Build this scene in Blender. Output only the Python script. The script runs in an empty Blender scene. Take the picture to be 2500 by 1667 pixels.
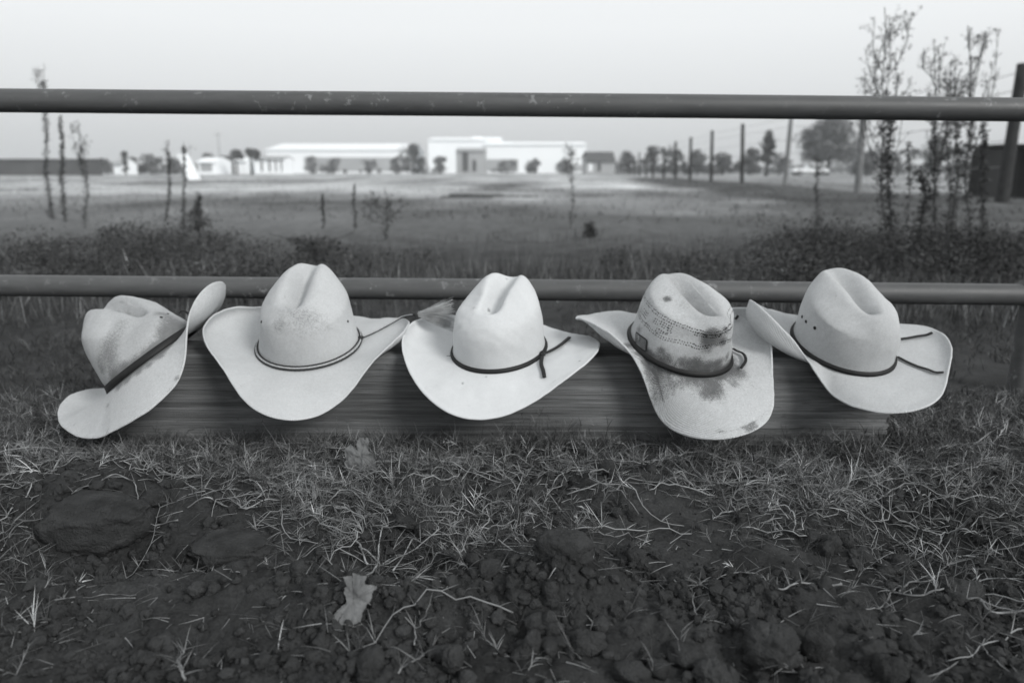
import bpy, math, random
import numpy as np
from mathutils import Matrix, Vector
SC = bpy.context.scene
COL = SC.collection
R = math.radians
rng = np.random.default_rng(7)

# ------------------------------------------------------------------ camera
cam = bpy.data.objects.new('camera', bpy.data.cameras.new('camera'))
COL.objects.link(cam); SC.camera = cam
PITCH = R(12.9)
cam.location = (0, 0, .54); cam.rotation_euler = (math.pi/2-PITCH, 0, 0)
cam.data.sensor_width = 36; cam.data.lens = 1807/2500*36
cam.data.clip_start = .05; cam.data.clip_end = 6000
cam.data.dof.use_dof = True; cam.data.dof.focus_distance = 1.19; cam.data.dof.aperture_fstop = 3.3
SC.render.resolution_x = 1024; SC.render.resolution_y = 682

# ------------------------------------------------------------------ world, sun, exposure
def tint(v): return (v*.975, v, v*1.015, 1)
W = bpy.data.worlds.new('World'); SC.world = W; W.use_nodes = True
nt = W.node_tree; nt.nodes.clear()
def wn(t, **k):
    n = nt.nodes.new(t)
    for a, b in k.items(): setattr(n, a, b)
    return n
SUN_EL, SUN_AZ = R(31), R(138)      # azimuth from +Y towards +X: from the right, slightly behind the camera
sky = wn('ShaderNodeTexSky', sky_type='NISHITA', sun_disc=False, sun_elevation=SUN_EL, sun_rotation=SUN_AZ, air_density=1.0, dust_density=2.0)
bw = wn('ShaderNodeRGBToBW'); nt.links.new(sky.outputs[0], bw.inputs[0])
tc = wn('ShaderNodeTexCoord'); sep = wn('ShaderNodeSeparateXYZ'); nt.links.new(tc.outputs['Generated'], sep.inputs[0])
rmp = wn('ShaderNodeValToRGB')      # overcast veil: darker at the horizon, brighter higher up
els = rmp.color_ramp.elements
els[0].position = 0.0; els[0].color = tint(.64)
els[1].position = 1.0; els[1].color = tint(.80)
for p, v in ((.04, .69), (.10, .81), (.17, .92), (.26, .96), (.5, .88)):
    e = els.new(p); e.color = tint(v)
nt.links.new(sep.outputs['Z'], rmp.inputs[0])
mm = wn('ShaderNodeMath', operation='MULTIPLY'); mm.inputs[1].default_value = .012; nt.links.new(bw.outputs[0], mm.inputs[0])
vs = wn('ShaderNodeVectorMath', operation='SCALE'); vs.inputs['Scale'].default_value = 10.0
nt.links.new(rmp.outputs[0], vs.inputs[0])
va = wn('ShaderNodeVectorMath', operation='ADD'); nt.links.new(vs.outputs[0], va.inputs[0]); nt.links.new(mm.outputs[0], va.inputs[1])
bg = wn('ShaderNodeBackground'); bg.inputs[1].default_value = .1
nt.links.new(va.outputs[0], bg.inputs[0])
wo = wn('ShaderNodeOutputWorld'); nt.links.new(bg.outputs[0], wo.inputs[0])

sl = bpy.data.lights.new('sun', 'SUN'); sl.energy = 2.5; sl.angle = R(20); sl.color = (1, .99, .97)
so = bpy.data.objects.new('sun', sl); COL.objects.link(so)
sd = Vector((math.sin(SUN_AZ)*math.cos(SUN_EL), math.cos(SUN_AZ)*math.cos(SUN_EL), math.sin(SUN_EL)))
so.rotation_euler = sd.to_track_quat('Z', 'Y').to_euler()
SC.view_settings.view_transform = 'Standard'; SC.view_settings.look = 'None'
SC.view_settings.exposure = 0.0; SC.view_settings.gamma = 1.0

# ------------------------------------------------------------------ helpers
F, CX, CY = 1807.0, 1250.0, 833.5
CAM = np.array([0, 0, .54]); CP, SP = math.cos(PITCH), math.sin(PITCH)
def ray(px, py):
    u = (px-CX)/F; v = -(py-CY)/F
    return np.array([u, CP+v*SP, -SP+v*CP])
def at_z(px, py, z=0.0):
    d = ray(px, py); return CAM+d*((z-CAM[2])/d[2])
def at_y(px, py, Y):
    d = ray(px, py); return CAM+d*(Y/d[1])
def proj(P):
    d = P-CAM; dep = d[..., 1]*CP-d[..., 2]*SP; up = d[..., 1]*SP+d[..., 2]*CP
    return np.stack([CX+F*d[..., 0]/dep, CY-F*up/dep], -1)
def sm(x, a, b):
    t = np.clip((x-a)/(b-a), 0, 1); return t*t*(3-2*t)

_perm = np.random.default_rng(11).random((256, 256))
def vnoise(x, y):
    x = np.asarray(x, float); y = np.asarray(y, float)
    xi = np.floor(x).astype(int); yi = np.floor(y).astype(int); fx = x-xi; fy = y-yi
    fx = fx*fx*fx*(fx*(fx*6-15)+10); fy = fy*fy*fy*(fy*(fy*6-15)+10)
    g = lambda a, b: _perm[a & 255, b & 255]
    return (g(xi, yi)*(1-fx)+g(xi+1, yi)*fx)*(1-fy)+(g(xi, yi+1)*(1-fx)+g(xi+1, yi+1)*fx)*fy-.5
def fbm(x, y, o=4, g=.5):
    s = 0; a = 1; c, d = math.cos(.6), math.sin(.6)
    for i in range(o):
        s = s+a*vnoise(x, y); x, y = (c*x-d*y)*2.03+17.3, (d*x+c*y)*2.03+5.1; a *= g
    return s

def mesh(name, V, faces, mats, parent=None, smooth=True, attrs=None, midx=None, uv=None):
    """V (n,3); faces: list of int arrays (m,k) — every array has one face size."""
    me = bpy.data.meshes.new(name)
    V = np.asarray(V, np.float32); me.vertices.add(len(V)); me.vertices.foreach_set('co', V.ravel())
    faces = [np.asarray(f, np.int32) for f in (faces if isinstance(faces, list) else [faces]) if len(f)]
    nl = sum(f.size for f in faces); npoly = sum(len(f) for f in faces)
    me.loops.add(nl); me.polygons.add(npoly)
    me.loops.foreach_set('vertex_index', np.concatenate([f.ravel() for f in faces]))
    tot = np.concatenate([np.full(len(f), f.shape[1], np.int32) for f in faces])
    st = np.concatenate([[0], np.cumsum(tot)[:-1]]).astype(np.int32)
    me.polygons.foreach_set('loop_start', st)
    me.polygons.foreach_set('loop_total', tot); me.update()
    me.polygons.foreach_set('use_smooth', np.full(npoly, smooth, bool))
    mats = mats if isinstance(mats, (list, tuple)) else [mats]
    for m in mats: me.materials.append(m)
    if midx is not None: me.polygons.foreach_set('material_index', np.asarray(midx, np.int32))
    for k, a in (attrs or {}).items():
        at = me.attributes.new(k, 'FLOAT', 'POINT'); at.data.foreach_set('value', np.asarray(a, np.float32))
    if uv is not None:
        at = me.attributes.new('uvw', 'FLOAT_VECTOR', 'POINT'); at.data.foreach_set('vector', np.asarray(uv, np.float32).ravel())
    me.update(); me.validate()
    o = bpy.data.objects.new(name, me); COL.objects.link(o)
    if parent is not None: o.parent = parent
    return o
def tag(o, label=None, cat=None, group=None, kind=None):
    if label: o['label'] = label
    if cat: o['category'] = cat
    if group: o['group'] = group
    if kind: o['kind'] = kind
    return o
def empty(name, loc, mat=None):
    o = bpy.data.objects.new(name, None); COL.objects.link(o); o.empty_display_size = .05
    if mat is not None: o.matrix_world = mat
    else: o.location = loc
    return o
class MB:
    """collects pieces into one mesh"""
    def __init__(s): s.v = []; s.f = {}; s.n = 0; s.a = []
    def add(s, V, Fc, a=0.0):
        V = np.asarray(V, float).reshape(-1, 3); Fc = Fc if isinstance(Fc, list) else [Fc]
        for f in Fc:
            f = np.asarray(f, int)
            if len(f): s.f.setdefault(f.shape[1], []).append(f+s.n)
        s.v.append(V); s.n += len(V)
        s.a.append(np.full(len(V), a) if np.isscalar(a) else np.asarray(a))
    def tube(s, pts, rad, k=6, a=0.0, cap=True):
        pts = np.asarray(pts, float); n = len(pts); rad = np.broadcast_to(rad, n)
        T = np.gradient(pts, axis=0); T /= np.linalg.norm(T, axis=1)[:, None]+1e-12
        up = np.array([0, 0, 1.]) if abs(T[:, 2]).mean() < .8 else np.array([1., 0, 0])
        A = np.cross(T, up); A /= np.linalg.norm(A, axis=1)[:, None]+1e-12; B = np.cross(A, T)
        an = np.linspace(0, 2*np.pi, k, endpoint=False)
        V = pts[:, None]+rad[:, None, None]*(A[:, None]*np.cos(an)[None, :, None]+B[:, None]*np.sin(an)[None, :, None])
        i = np.arange(n-1)[:, None]*k; j = np.arange(k)[None]; j2 = (j+1) % k
        q = np.stack([i+j, i+j2, i+k+j2, i+k+j], -1).reshape(-1, 4)
        fs = [q]
        if cap: fs.append(np.array([list(range(k))[::-1], list(range((n-1)*k, n*k))]))
        s.add(V.reshape(-1, 3), fs, a)
    def box(s, c, d, rotz=0.0, bev=0.0):
        c = np.asarray(c, float); h = np.asarray(d, float)/2
        b = min(bev, h.min()*.9)
        if b <= 0:
            P = np.array([[x, y, z] for z in (-1, 1) for y in (-1, 1) for x in (-1, 1)])*h
            fc = [np.array([[0, 2, 3, 1], [4, 5, 7, 6], [0, 1, 5, 4], [2, 6, 7, 3], [0, 4, 6, 2], [1, 3, 7, 5]])]
        else:
            P = []
            for z in (-1, 1):
                for y in (-1, 1):
                    for x in (-1, 1):
                        P += [[x*h[0], y*(h[1]-b), z*(h[2]-b)], [x*(h[0]-b), y*h[1], z*(h[2]-b)], [x*(h[0]-b), y*(h[1]-b), z*h[2]]]
            P = np.array(P)
            I = lambda x, y, z, a: ((z*2+y)*2+x)*3+a
            q = []; t = []
            for w in (0, 1):
                q.append([I(w, 0, 0, 0), I(w, 1, 0, 0), I(w, 1, 1, 0), I(w, 0, 1, 0)][::1 if w else -1])
                q.append([I(0, w, 0, 1), I(1, w, 0, 1), I(1, w, 1, 1), I(0, w, 1, 1)][::-1 if w else 1])
                q.append([I(0, 0, w, 2), I(1, 0, w, 2), I(1, 1, w, 2), I(0, 1, w, 2)][::1 if w else -1])
            for p in (0, 1):
                for r in (0, 1):
                    q.append([I(p, r, 0, 0), I(p, r, 0, 1), I(p, r, 1, 1), I(p, r, 1, 0)])
                    q.append([I(p, 0, r, 0), I(p, 0, r, 2), I(p, 1, r, 2), I(p, 1, r, 0)])
                    q.append([I(0, p, r, 1), I(0, p, r, 2), I(1, p, r, 2), I(1, p, r, 1)])
            for z in (0, 1):
                for y in (0, 1):
                    for x in (0, 1): t.append([I(x, y, z, 0), I(x, y, z, 1), I(x, y, z, 2)])
            fc = [np.array(q), np.array(t)]
        ca, sa = math.cos(rotz), math.sin(rotz)
        P = P@np.array([[ca, sa, 0], [-sa, ca, 0], [0, 0, 1]])+c
        s.add(P, fc)
    def build(s, name, mat, parent=None, smooth=True, attr=None):
        V = np.concatenate(s.v); Fc = [np.concatenate(f) for f in s.f.values()]
        return mesh(name, V, Fc, mat, parent, smooth, {attr: np.concatenate(s.a)} if attr else None)

# ------------------------------------------------------------------ materials
class NT:
    def __init__(s, name):
        s.m = bpy.data.materials.new(name); s.m.use_nodes = True; s.t = s.m.node_tree
        s.b = s.t.nodes['Principled BSDF']; s.b.inputs['Specular IOR Level'].default_value = .3
    def n(s, t, ins=None, **k):
        x = s.t.nodes.new(t)
        for a, b in k.items(): setattr(x, a, b)
        for a, b in (ins or {}).items():
            if isinstance(b, bpy.types.NodeSocket): s.t.links.new(b, x.inputs[a])
            else: x.inputs[a].default_value = b
        return x
    def math(s, op, a, b=0.0, clamp=False):
        return s.n('ShaderNodeMath', {0: a, 1: b}, operation=op, use_clamp=clamp).outputs[0]
    def attr(s, nm): return s.n('ShaderNodeAttribute', attribute_name=nm)
    def obj(s): return s.n('ShaderNodeTexCoord').outputs['Object']
    def scale(s, v, sc): return s.n('ShaderNodeVectorMath', {0: v, 1: sc}, operation='MULTIPLY').outputs[0]
    def noise(s, v, sc, det=4, rough=.5): return s.n('ShaderNodeTexNoise', {'Vector': v, 'Scale': sc, 'Detail': det, 'Roughness': rough}).outputs['Fac']
    def map(s, v, a, b, c, d): return s.n('ShaderNodeMapRange', {0: v, 1: a, 2: b, 3: c, 4: d}).outputs[0]
    def grey(s, v):
        c = s.n('ShaderNodeCombineColor')
        for i, k in enumerate((.975, 1.0, 1.015)): s.t.links.new(s.math('MULTIPLY', v, k), c.inputs[i])
        s.t.links.new(c.outputs[0], s.b.inputs['Base Color'])
    def bump(s, h, st, dist=.001):
        b = s.n('ShaderNodeBump', {'Height': h, 'Strength': st, 'Distance': dist}); s.t.links.new(b.outputs[0], s.b.inputs['Normal'])
    def rough(s, v):
        if isinstance(v, bpy.types.NodeSocket): s.t.links.new(v, s.b.inputs['Roughness'])
        else: s.b.inputs['Roughness'].default_value = v
def simple(name, v, rough=.8, nsc=20, namp=.3, bump=0., bsc=200, bd=.001, metal=0):
    m = NT(name); o = m.obj()
    f = m.noise(o, nsc, 5, .6)
    m.grey(m.math('MULTIPLY', m.map(f, .25, .75, 1-namp, 1+namp), v)); m.rough(rough)
    m.b.inputs['Metallic'].default_value = metal
    if bump: m.bump(m.noise(o, bsc, 4, .6), bump, bd)
    return m.m
def attr_mat(name, v, at='tone', rough=.85, nsc=60, namp=.25, bump=0., bsc=200, bd=.001, trans=0.):
    m = NT(name); o = m.obj(); f = m.noise(o, nsc, 4, .6)
    a = m.attr(at).outputs['Fac']
    m.grey(m.math('MULTIPLY', m.math('MULTIPLY', m.map(f, .25, .75, 1-namp, 1+namp), a), v)); m.rough(rough)
    if bump: m.bump(m.noise(o, bsc, 4, .6), bump, bd)
    return m.m
# ------------------------------------------------------------------ ground (one sheet to the horizon)
Dp = lambda x, y: (x*1.06293, y*1.06293)
BUMPS = []       # (x, y, radius x, radius y, height)
def addb(px, py, rx, ry, hgt):
    P = at_z(px, py, 0); BUMPS.append((P[0], P[1], rx, ry, hgt))
addb(1380, 1430, .075, .055, .035); addb(1250, 1480, .12, .05, .018); addb(1650, 1500, .14, .06, .016)
addb(235, 1345, .13, .06, -.030); addb(560, 1330, .10, .05, -.012); addb(240, 1190, .09, .08, .022)
addb(575, 1215, .10, .07, .016); addb(940, 1370, .09, .05, -.02); addb(300, 1440, .20, .05, .016)
addb(700, 1460, .16, .06, .014); addb(2250, 1290, .12, .07, -.018); addb(1900, 1520, .12, .05, .012)
addb(1480, 1230, .15, .08, .010); addb(1750, 1350, .12, .05, .008); addb(2100, 1480, .15, .06, .012)
def hgt(x, y):
    x = np.asarray(x, float); y = np.asarray(y, float)
    near = 1-sm(y, 1.30, 1.42)*.75
    near = near*(1-sm(y, 5, 9)*.6)
    n = fbm(x*5+3, y*5+9, 3)*.030+fbm(x*17, y*17, 3)*.016
    r = fbm(x*42+7, y*42, 4, .55)
    n2 = -np.abs(r)*.012+ .004
    soil = 1-sm(y, 1.25, 1.42)
    z = n*near+n2*(.25+.75*soil)*(1-sm(y, 3, 6))+(fbm(x*95, y*95, 3)*.0050+.0035*np.maximum(fbm(x*60+8, y*60, 2), 0))*soil
    for bx, by, rx, ry, h in BUMPS:
        q = ((x-bx)/rx)**2+((y-by)/ry)**2
        z = z+h*np.exp(-q*q*.6)*(1+.25*fbm(x*30, y*30, 3))
    z = z-.006
    far = sm(y, 4, 12)
    z = z*(1-far)+far*fbm(x*.25, y*.25, 3)*.06
    return z*(y < 60)+0.0
def tone(x, y):
    """base colour of the ground: dark earth near, dry pale grass far away"""
    l = np.log(np.maximum(y, .3))
    base = np.interp(l, np.log([.3, 1.2, 1.45, 2.2, 3.4, 5.0, 6.0, 8.0, 12, 17, 26, 45, 90, 400, 3000]),
                     [.031, .031, .028, .042, .038, .045, .085, .125, .155, .19, .27, .33, .34, .24, .22])
    st = fbm(x*.35, y*.10+fbm(x*.08, y*.05, 2)*2, 4)
    st2 = fbm(x*1.6+9, y*.9, 4)
    a = sm(y, 5, 12)
    base = base*(1+a*(st*1.1+st2*.35))*(1+(1-a)*fbm(x*8, y*8, 4)*.5)
    # light dry streaks running across the field
    for yy, w, x0, x1, s_ in ((20.5, 2.6, -40, 3, .35), (11.2, .6, 2.5, 4.4, .4), (17, 1.2, -1, 4.5, .3), (28, 4, -60, 5, .4)):
        base = base*(1+s_*np.exp(-((y-yy-fbm(x*.3, y*0, 2)*2)/w)**2)*sm(x, x0-3, x0)*(1-sm(x, x1, x1+2)))
    # dark rough grass along the wire fence
    fx = 8.1+(y-12)*.098
    d = fx-x
    dark = sm(-d, -4.6-fbm(y*.3, x*.2, 2)*3, -3.0)*sm(y, 6, 9)*(1-sm(y, 60, 80))
    base = base*(1-dark)+dark*.070*(1+st2*.8)
    beyond = sm(x-fx, .5, 1.5)*sm(y, 16, 22)
    base = base*(1-beyond)+beyond*.24*(1+st*.9)
    return np.clip(base, .02, .6)
def build_ground():
    ys = [-40, -15, -6, -2.5, -1, -.3, .1, .3, .42]
    y = .45
    while y < 1.75: ys.append(y); y += .0042
    while y < 6: ys.append(y); y *= 1.014
    while y < 5000: ys.append(y); y *= 1.035
    ys.append(6000)
    ys = np.array(ys); u = np.linspace(-1, 1, 621)
    u = np.sign(u)*(.62*np.abs(u)+.38*np.abs(u)**3)
    Wd = np.where(ys < .45, 40-38.2*sm(ys, -6, .45), 1.25*np.maximum(ys, .45)+1.2)
    X = u[None]*Wd[:, None]; Y = np.broadcast_to(ys[:, None], X.shape)
    ext = np.array([2, 8, 30, 120, 500, 2000, 6000.])     # the sheet runs on far to both sides
    X = np.concatenate([-(Wd[:, None]+ext[::-1][None]), X, Wd[:, None]+ext[None]], 1); Y = np.broadcast_to(ys[:, None], X.shape)
    Z = hgt(X, Y); T = tone(X, Y)
    nr, nc = X.shape; i = np.arange(nr-1)[:, None]*nc; j = np.arange(nc-1)[None]
    q = np.stack([i+j, i+j+1, i+nc+j+1, i+nc+j], -1).reshape(-1, 4)
    m = NT('earth'); o = m.obj()
    a = m.attr('tone').outputs['Fac']
    f = m.noise(o, 14, 6, .65); f2 = m.noise(o, 240, 4, .7)
    m.grey(m.math('MULTIPLY', m.math('MULTIPLY', m.map(f, .25, .75, .65, 1.4), a), m.map(f2, .25, .75, .55, 1.5))); m.rough(.95)
    m.b.inputs['Specular IOR Level'].default_value = .12
    hh = m.math('ADD', m.math('MULTIPLY', f2, .5), m.math('MULTIPLY', m.noise(o, 700, 3, .6), .35)); m.bump(hh, .9, .004)
    g = mesh('ground', np.stack([X, Y, Z], -1).reshape(-1, 3), q, m.m, None, True, {'tone': T.ravel()})
    tag(g, kind='structure'); return g
build_ground()
M_soil = simple('soil_clod', .042, .95, 26, .45, 1.0, 240, .006)
M_soil.node_tree.nodes['Principled BSDF'].inputs['Specular IOR Level'].default_value = .12
def ico(sub):
    import bmesh
    b = bmesh.new(); bmesh.ops.create_icosphere(b, subdivisions=sub, radius=1)
    V = np.array([v.co[:] for v in b.verts]); Fc = np.array([[v.index for v in f.verts] for f in b.faces]); b.free(); return V, Fc
I1, I4 = ico(1), ico(5)
I2 = ico(2)
def n3(P, s, o=3, sd=0.0): return (fbm(P[:, 0]*s+sd, P[:, 1]*s+P[:, 2]*s*.73+sd, o)+fbm(P[:, 2]*s+sd*2, P[:, 0]*s*.9-P[:, 1]*s*.4, o))*.5
def clod(px, py, rpx, label, sx=1.0, sy=1.0, sz=.8, seed=0, box=0.0, up=.35):
    P0 = at_z(px, py, 0.01); sc = np.linalg.norm(P0-CAM)/F; r = rpx*sc
    V = I4[0].copy()
    if box: V = np.sign(V)*np.abs(V)**(1-box); 
    d = 1+.36*n3(I4[0], 1.3, 3, seed)+.22*n3(I4[0], 4, 4, seed+3)-.13*np.abs(n3(I4[0], 9, 3, seed+5))+.05*n3(I4[0], 24, 3, seed+9)
    V = V*d[:, None]*np.array([sx, sy, sz])*r
    z = float(hgt(P0[0], P0[1]))+r*sz*up
    V = V+np.array([P0[0], P0[1], z])
    o = mesh('dirt_clod', V, [I4[1]], M_soil); tag(o, label, 'dirt clod', 'large clods of loose earth in the foreground'); return o
for a in [(1375, 1415, 62, 'largest rugged mound like clod right of the middle foreground', 1.1, .9, .85, 1, 0, .6),
          (1885, 1575, 57, 'big round dirt clod near the bottom right', 1.05, 1, .95, 2, 0, .7),
          (1742, 1622, 40, 'round dirt clod touching the bottom edge, left of the big round one', 1, 1, 1, 3, 0, .7),
          (235, 1262, 82, 'broad flat block of packed earth left of the grass runner', 1.25, .8, .62, 4, .35, .30),
          (560, 1290, 72, 'low wide slab of earth in the middle of the left foreground', 1.3, .8, .45, 5, .3, .15),
          (1072, 1213, 30, 'fist like clod below the timber between the second and third hats', 1.1, .9, .9, 6, 0, .7),
          (1022, 1262, 44, 'smooth low clod under the light grass in the middle', 1.3, .9, .5, 7, 0, .2),
          (1105, 1608, 29, 'egg shaped clod at the bottom middle', .85, .9, 1.2, 8, 0, .8),
          (1140, 1632, 22, 'small clod close to the right of the egg shaped clod at the bottom', .9, .9, 1, 9, 0, .8),
          (1340, 1515, 20, 'small pointed clod below the largest rugged clod', .95, .9, 1.2, 10, 0, .8),
          (1300, 1205, 27, 'pale crusted clod in the grass below the third hat', 1.3, .9, .7, 11, 0, .4),
          (905, 1625, 36, 'long rounded clod beside the bottom edge, left of the middle', .8, 1.5, .7, 12, 0, .3),
          (2350, 1420, 40, 'dark clod behind the runner stem at the far right', 1.2, .9, .8, 13, 0, .3)]:
    clod(*a)
# loose crumbs
def crumbs(n, seed, name, label, y0, y1, r0, r1, dens):
    rg = np.random.default_rng(seed); V = []; nv = len(I2[0]); cnt = 0
    ok = []
    while len(ok) < n:
        y = rg.uniform(y0, y1, n*3); x = rg.uniform(-1.05, 1.05, n*3)*(y*.75+.12)
        k = rg.random(n*3) < dens(x, y); ok += list(zip(x[k], y[k]))
    P = np.array(ok[:n]); r = r0*(r1/r0)**(rg.random(n)**3.2)
    B = I2[0]
    sc = rg.uniform(.65, 1.25, (n, 1, 3)); jit = 1+rg.normal(0, .15, (n, nv, 1))
    A = rg.uniform(0, 2*np.pi, n); ca, sa = np.cos(A), np.sin(A)
    Q = B[None]*sc*jit*r[:, None, None]
    Q = np.stack([Q[..., 0]*ca[:, None]-Q[..., 1]*sa[:, None], Q[..., 0]*sa[:, None]+Q[..., 1]*ca[:, None], Q[..., 2]], -1)
    z = hgt(P[:, 0], P[:, 1])+r*.35
    Q = Q+np.stack([P[:, 0], P[:, 1], z], -1)[:, None]
    Fc = (I2[1][None]+np.arange(n)[:, None, None]*nv).reshape(-1, 3)
    o = mesh(name, Q.reshape(-1, 3), Fc, M_soil, None, False); tag(o, label, 'soil', kind='stuff')
def soild(x, y):
    cl = sm(fbm(x*7+2, y*7+5, 3), -.15, .35)
    return np.clip((1-sm(y, 1.12, 1.38))*.9*cl+.05, 0, 1)
crumbs(12000, 5, 'soil_crumbs', 'loose crumbs of dark earth scattered over the foreground', .68, 1.5, .0012, .010, soild)

def chunks(n, seed):
    """small broken clods, each with its own rough shape, lying in loose clusters"""
    rg = np.random.default_rng(seed); V = []; Fs = []; off = 0; k = 0
    B3 = ico(3)
    while k < n:
        y = rg.uniform(.70, 1.36); x = rg.uniform(-1, 1)*(y*.75+.12)
        d = float(fbm(np.array([x*6+1]), np.array([y*7+4]), 3)[0])
        if rg.random() > (.12+max(d, 0)*2.6)*(1-float(sm(y, 1.12, 1.32))*.8): continue
        k += 1; r = .0055*(3.6)**(rg.random()**2.2); sd = rg.uniform(0, 90)
        q = np.sign(B3[0])*np.abs(B3[0])**.85*(1+.75*n3(B3[0], 1.6, 3, sd)+.42*n3(B3[0], 5, 3, sd+3)-.2*np.abs(n3(B3[0], 9, 2, sd+5)))[:, None]*rg.uniform(.7, 1.25, 3)*np.array([1, 1, .85])*r
        a = rg.uniform(0, 6.28); q = q@np.array([[math.cos(a), math.sin(a), 0], [-math.sin(a), math.cos(a), 0], [0, 0, 1]])
        V.append(q+np.array([x, y, float(hgt(x, y))+r*rg.uniform(.1, .55)])); Fs.append(B3[1]+off); off += len(q)
    o = mesh('broken_clods', np.concatenate(V), np.concatenate(Fs), M_soil); tag(o, 'small broken clods strewn over the bare soil', 'soil', kind='stuff')
chunks(290, 21)
BY0, BY1 = 1.444, 1.58
# ------------------------------------------------------------------ cowboy hats
def straw(name, base=.66, weave=1.0, seed=0.0, gk=.6):
    m = NT(name); o = m.obj(); uv = m.attr('uvw').outputs['Vector']
    d = m.attr('dirt').outputs['Fac']
    o2 = m.n('ShaderNodeVectorMath', {0: o, 1: (seed, seed*.7, seed*.3)}, operation='ADD').outputs[0]
    big = m.noise(o2, 9, 5, .6); fine = m.noise(o2, 400, 3, .8)
    # plaited straw: two families of strands crossing on the slant
    w1 = m.n('ShaderNodeTexWave', {'Vector': uv, 'Scale': 1.0, 'Distortion': 1.2, 'Detail': 2, 'Detail Scale': 1.5}, wave_type='BANDS', bands_direction='X').outputs['Fac']
    w2 = m.n('ShaderNodeTexWave', {'Vector': uv, 'Scale': 1.0, 'Distortion': 1.2, 'Detail': 2, 'Detail Scale': 1.5}, wave_type='BANDS', bands_direction='Y').outputs['Fac']
    wv = m.math('MULTIPLY', w1, w2)
    mo = m.noise(o2, 60, 5, .7)
    # grime and painted crease shade: fine speckle in the gaps of the weave, closing up only where the grime is thick
    hf = m.noise(o2, 300, 2, .6); mf = m.noise(o2, 110, 4, .8)
    n_ = m.math('ADD', m.math('ADD', m.math('MULTIPLY', m.map(hf, .32, .68, 0, 1), .30), m.math('MULTIPLY', m.map(mf, .3, .7, 0, 1), .28)), m.math('MULTIPLY', wv, .62))
    k = m.math('MULTIPLY', m.math('SUBTRACT', m.math('MULTIPLY', d, 1.45), n_), 2.6, clamp=True)
    wash = m.math('MULTIPLY', m.math('MULTIPLY', d, m.map(mo, .3, .7, .1, 1.0)), .08)
    k = m.math('ADD', m.math('MULTIPLY', k, gk), wash, clamp=True)
    col = m.math('MULTIPLY', m.map(big, .3, .7, .93, 1.05), base)
    col = m.math('MULTIPLY', col, m.map(fine, .3, .7, 1-.10*weave, 1+.06*weave))
    col = m.math('MULTIPLY', col, m.map(wv, 0, 1, 1-.12*weave, 1.04))
    col = m.math('MULTIPLY', col, m.map(m.noise(o2, 170, 4, .8), .3, .7, 1-.07*weave, 1+.05*weave))
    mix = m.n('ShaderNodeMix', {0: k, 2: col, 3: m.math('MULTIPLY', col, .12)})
    m.grey(mix.outputs[0]); m.rough(.62)
    h = m.math('ADD', m.math('MULTIPLY', wv, .7), m.math('MULTIPLY', fine, .6))
    m.bump(h, min(1, .6*weave), .0018)
    return m.m
M_black = simple('black_leather', .013, .6, 90, .3, .4, 600, .0006)
M_hole = simple('eyelet_dark', .012, .5, 90, .3)
M_corddark = simple('dark_cord', .03, .7, 300, .5, .6, 900, .0006)
M_cordlight = simple('pale_cord', .36, .7, 300, .4, .6, 900, .0006)
M_hair = simple('horsehair', .42, .55, 60, .3)

def rotm(yaw, pit, rol):
    cy, sy = math.cos(yaw), math.sin(yaw); cp, sp = math.cos(pit), math.sin(pit); cr, sr = math.cos(rol), math.sin(rol)
    Rz = np.array([[cy, -sy, 0], [sy, cy, 0], [0, 0, 1]]); Rx = np.array([[1, 0, 0], [0, cp, -sp], [0, sp, cp]]); Ry = np.array([[cr, 0, sr], [0, 1, 0], [-sr, 0, cr]])
    return Ry@Rx@Rz
def edge_curve(p, th):
    k = 1+sum(p['rc%d' % i]*np.cos(i*th)+p['rs%d' % i]*np.sin(i*th) for i in (1, 2, 3, 4))
    h = p['h0']+sum(p['hc%d' % i]*np.cos(i*th)+p['hs%d' % i]*np.sin(i*th) for i in (1, 2, 3, 4))
    return np.stack([p['Ax']*np.sin(th)*k, -p['Ay']*np.cos(th)*k, h], -1)
def crown_surf(p, c, th, ph):
    q = 2/c['n']; cc = np.maximum(np.cos(ph), 1e-6)**q; t = np.maximum(np.sin(ph), 0)**q
    a, b = p['a'], p['b']
    tt = (np.sqrt(np.maximum(t-c['ts'], 0)**2+.01)-.1)/(1-c['ts'])
    x = a*(1+c['fl']*t-c['tax']*tt)*cc*np.sin(th); y = -b*(1-c['tay']*tt)*cc*np.cos(th)
    fr = np.clip((1-y/b)/2, 0, 1)
    x = x*(1-c['pf']*t**2*fr**1.5)
    z = c['H']*t*(1+c['ks']*(y/b)*t)
    xl = x; x = x+c['lean']*t**2; yb = y/b
    G = sm(yb, -.66, -.26)*(1-(1-c['Db'])*sm(yb, .3, 1.0))
    z = z-c['D']*np.exp(-(xl/c['w'])**2)*G*sm(t, .70, .95)
    for s in (-1, 1):
        dx = xl-s*.055; dy = y-c['yd']; dz = z-c['zd']
        g = np.exp(-(dx*dx+dy*dy*.5+dz*dz)/c['wd']**2)
        x = x-s*c['dd']*g; z = z-.35*c['dd']*g; y = y+.3*c['dd']*g
    return np.stack([x, y, z], -1)
def grid_normals(P, wrap=True):
    Pt = (np.roll(P, -1, 1)-np.roll(P, 1, 1)) if wrap else np.gradient(P, axis=1)
    Ps = np.gradient(P, axis=0)
    N = np.cross(Pt, Ps); return N/(np.linalg.norm(N, axis=-1, keepdims=True)+1e-12)
def ring_faces(nr, nt_, off=0):
    i = np.arange(nr-1)[:, None]*nt_; j = np.arange(nt_)[None]; j2 = (j+1) % nt_
    return np.stack([i+j, i+j2, i+nt_+j2, i+nt_+j], -1).reshape(-1, 4)+off
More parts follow.
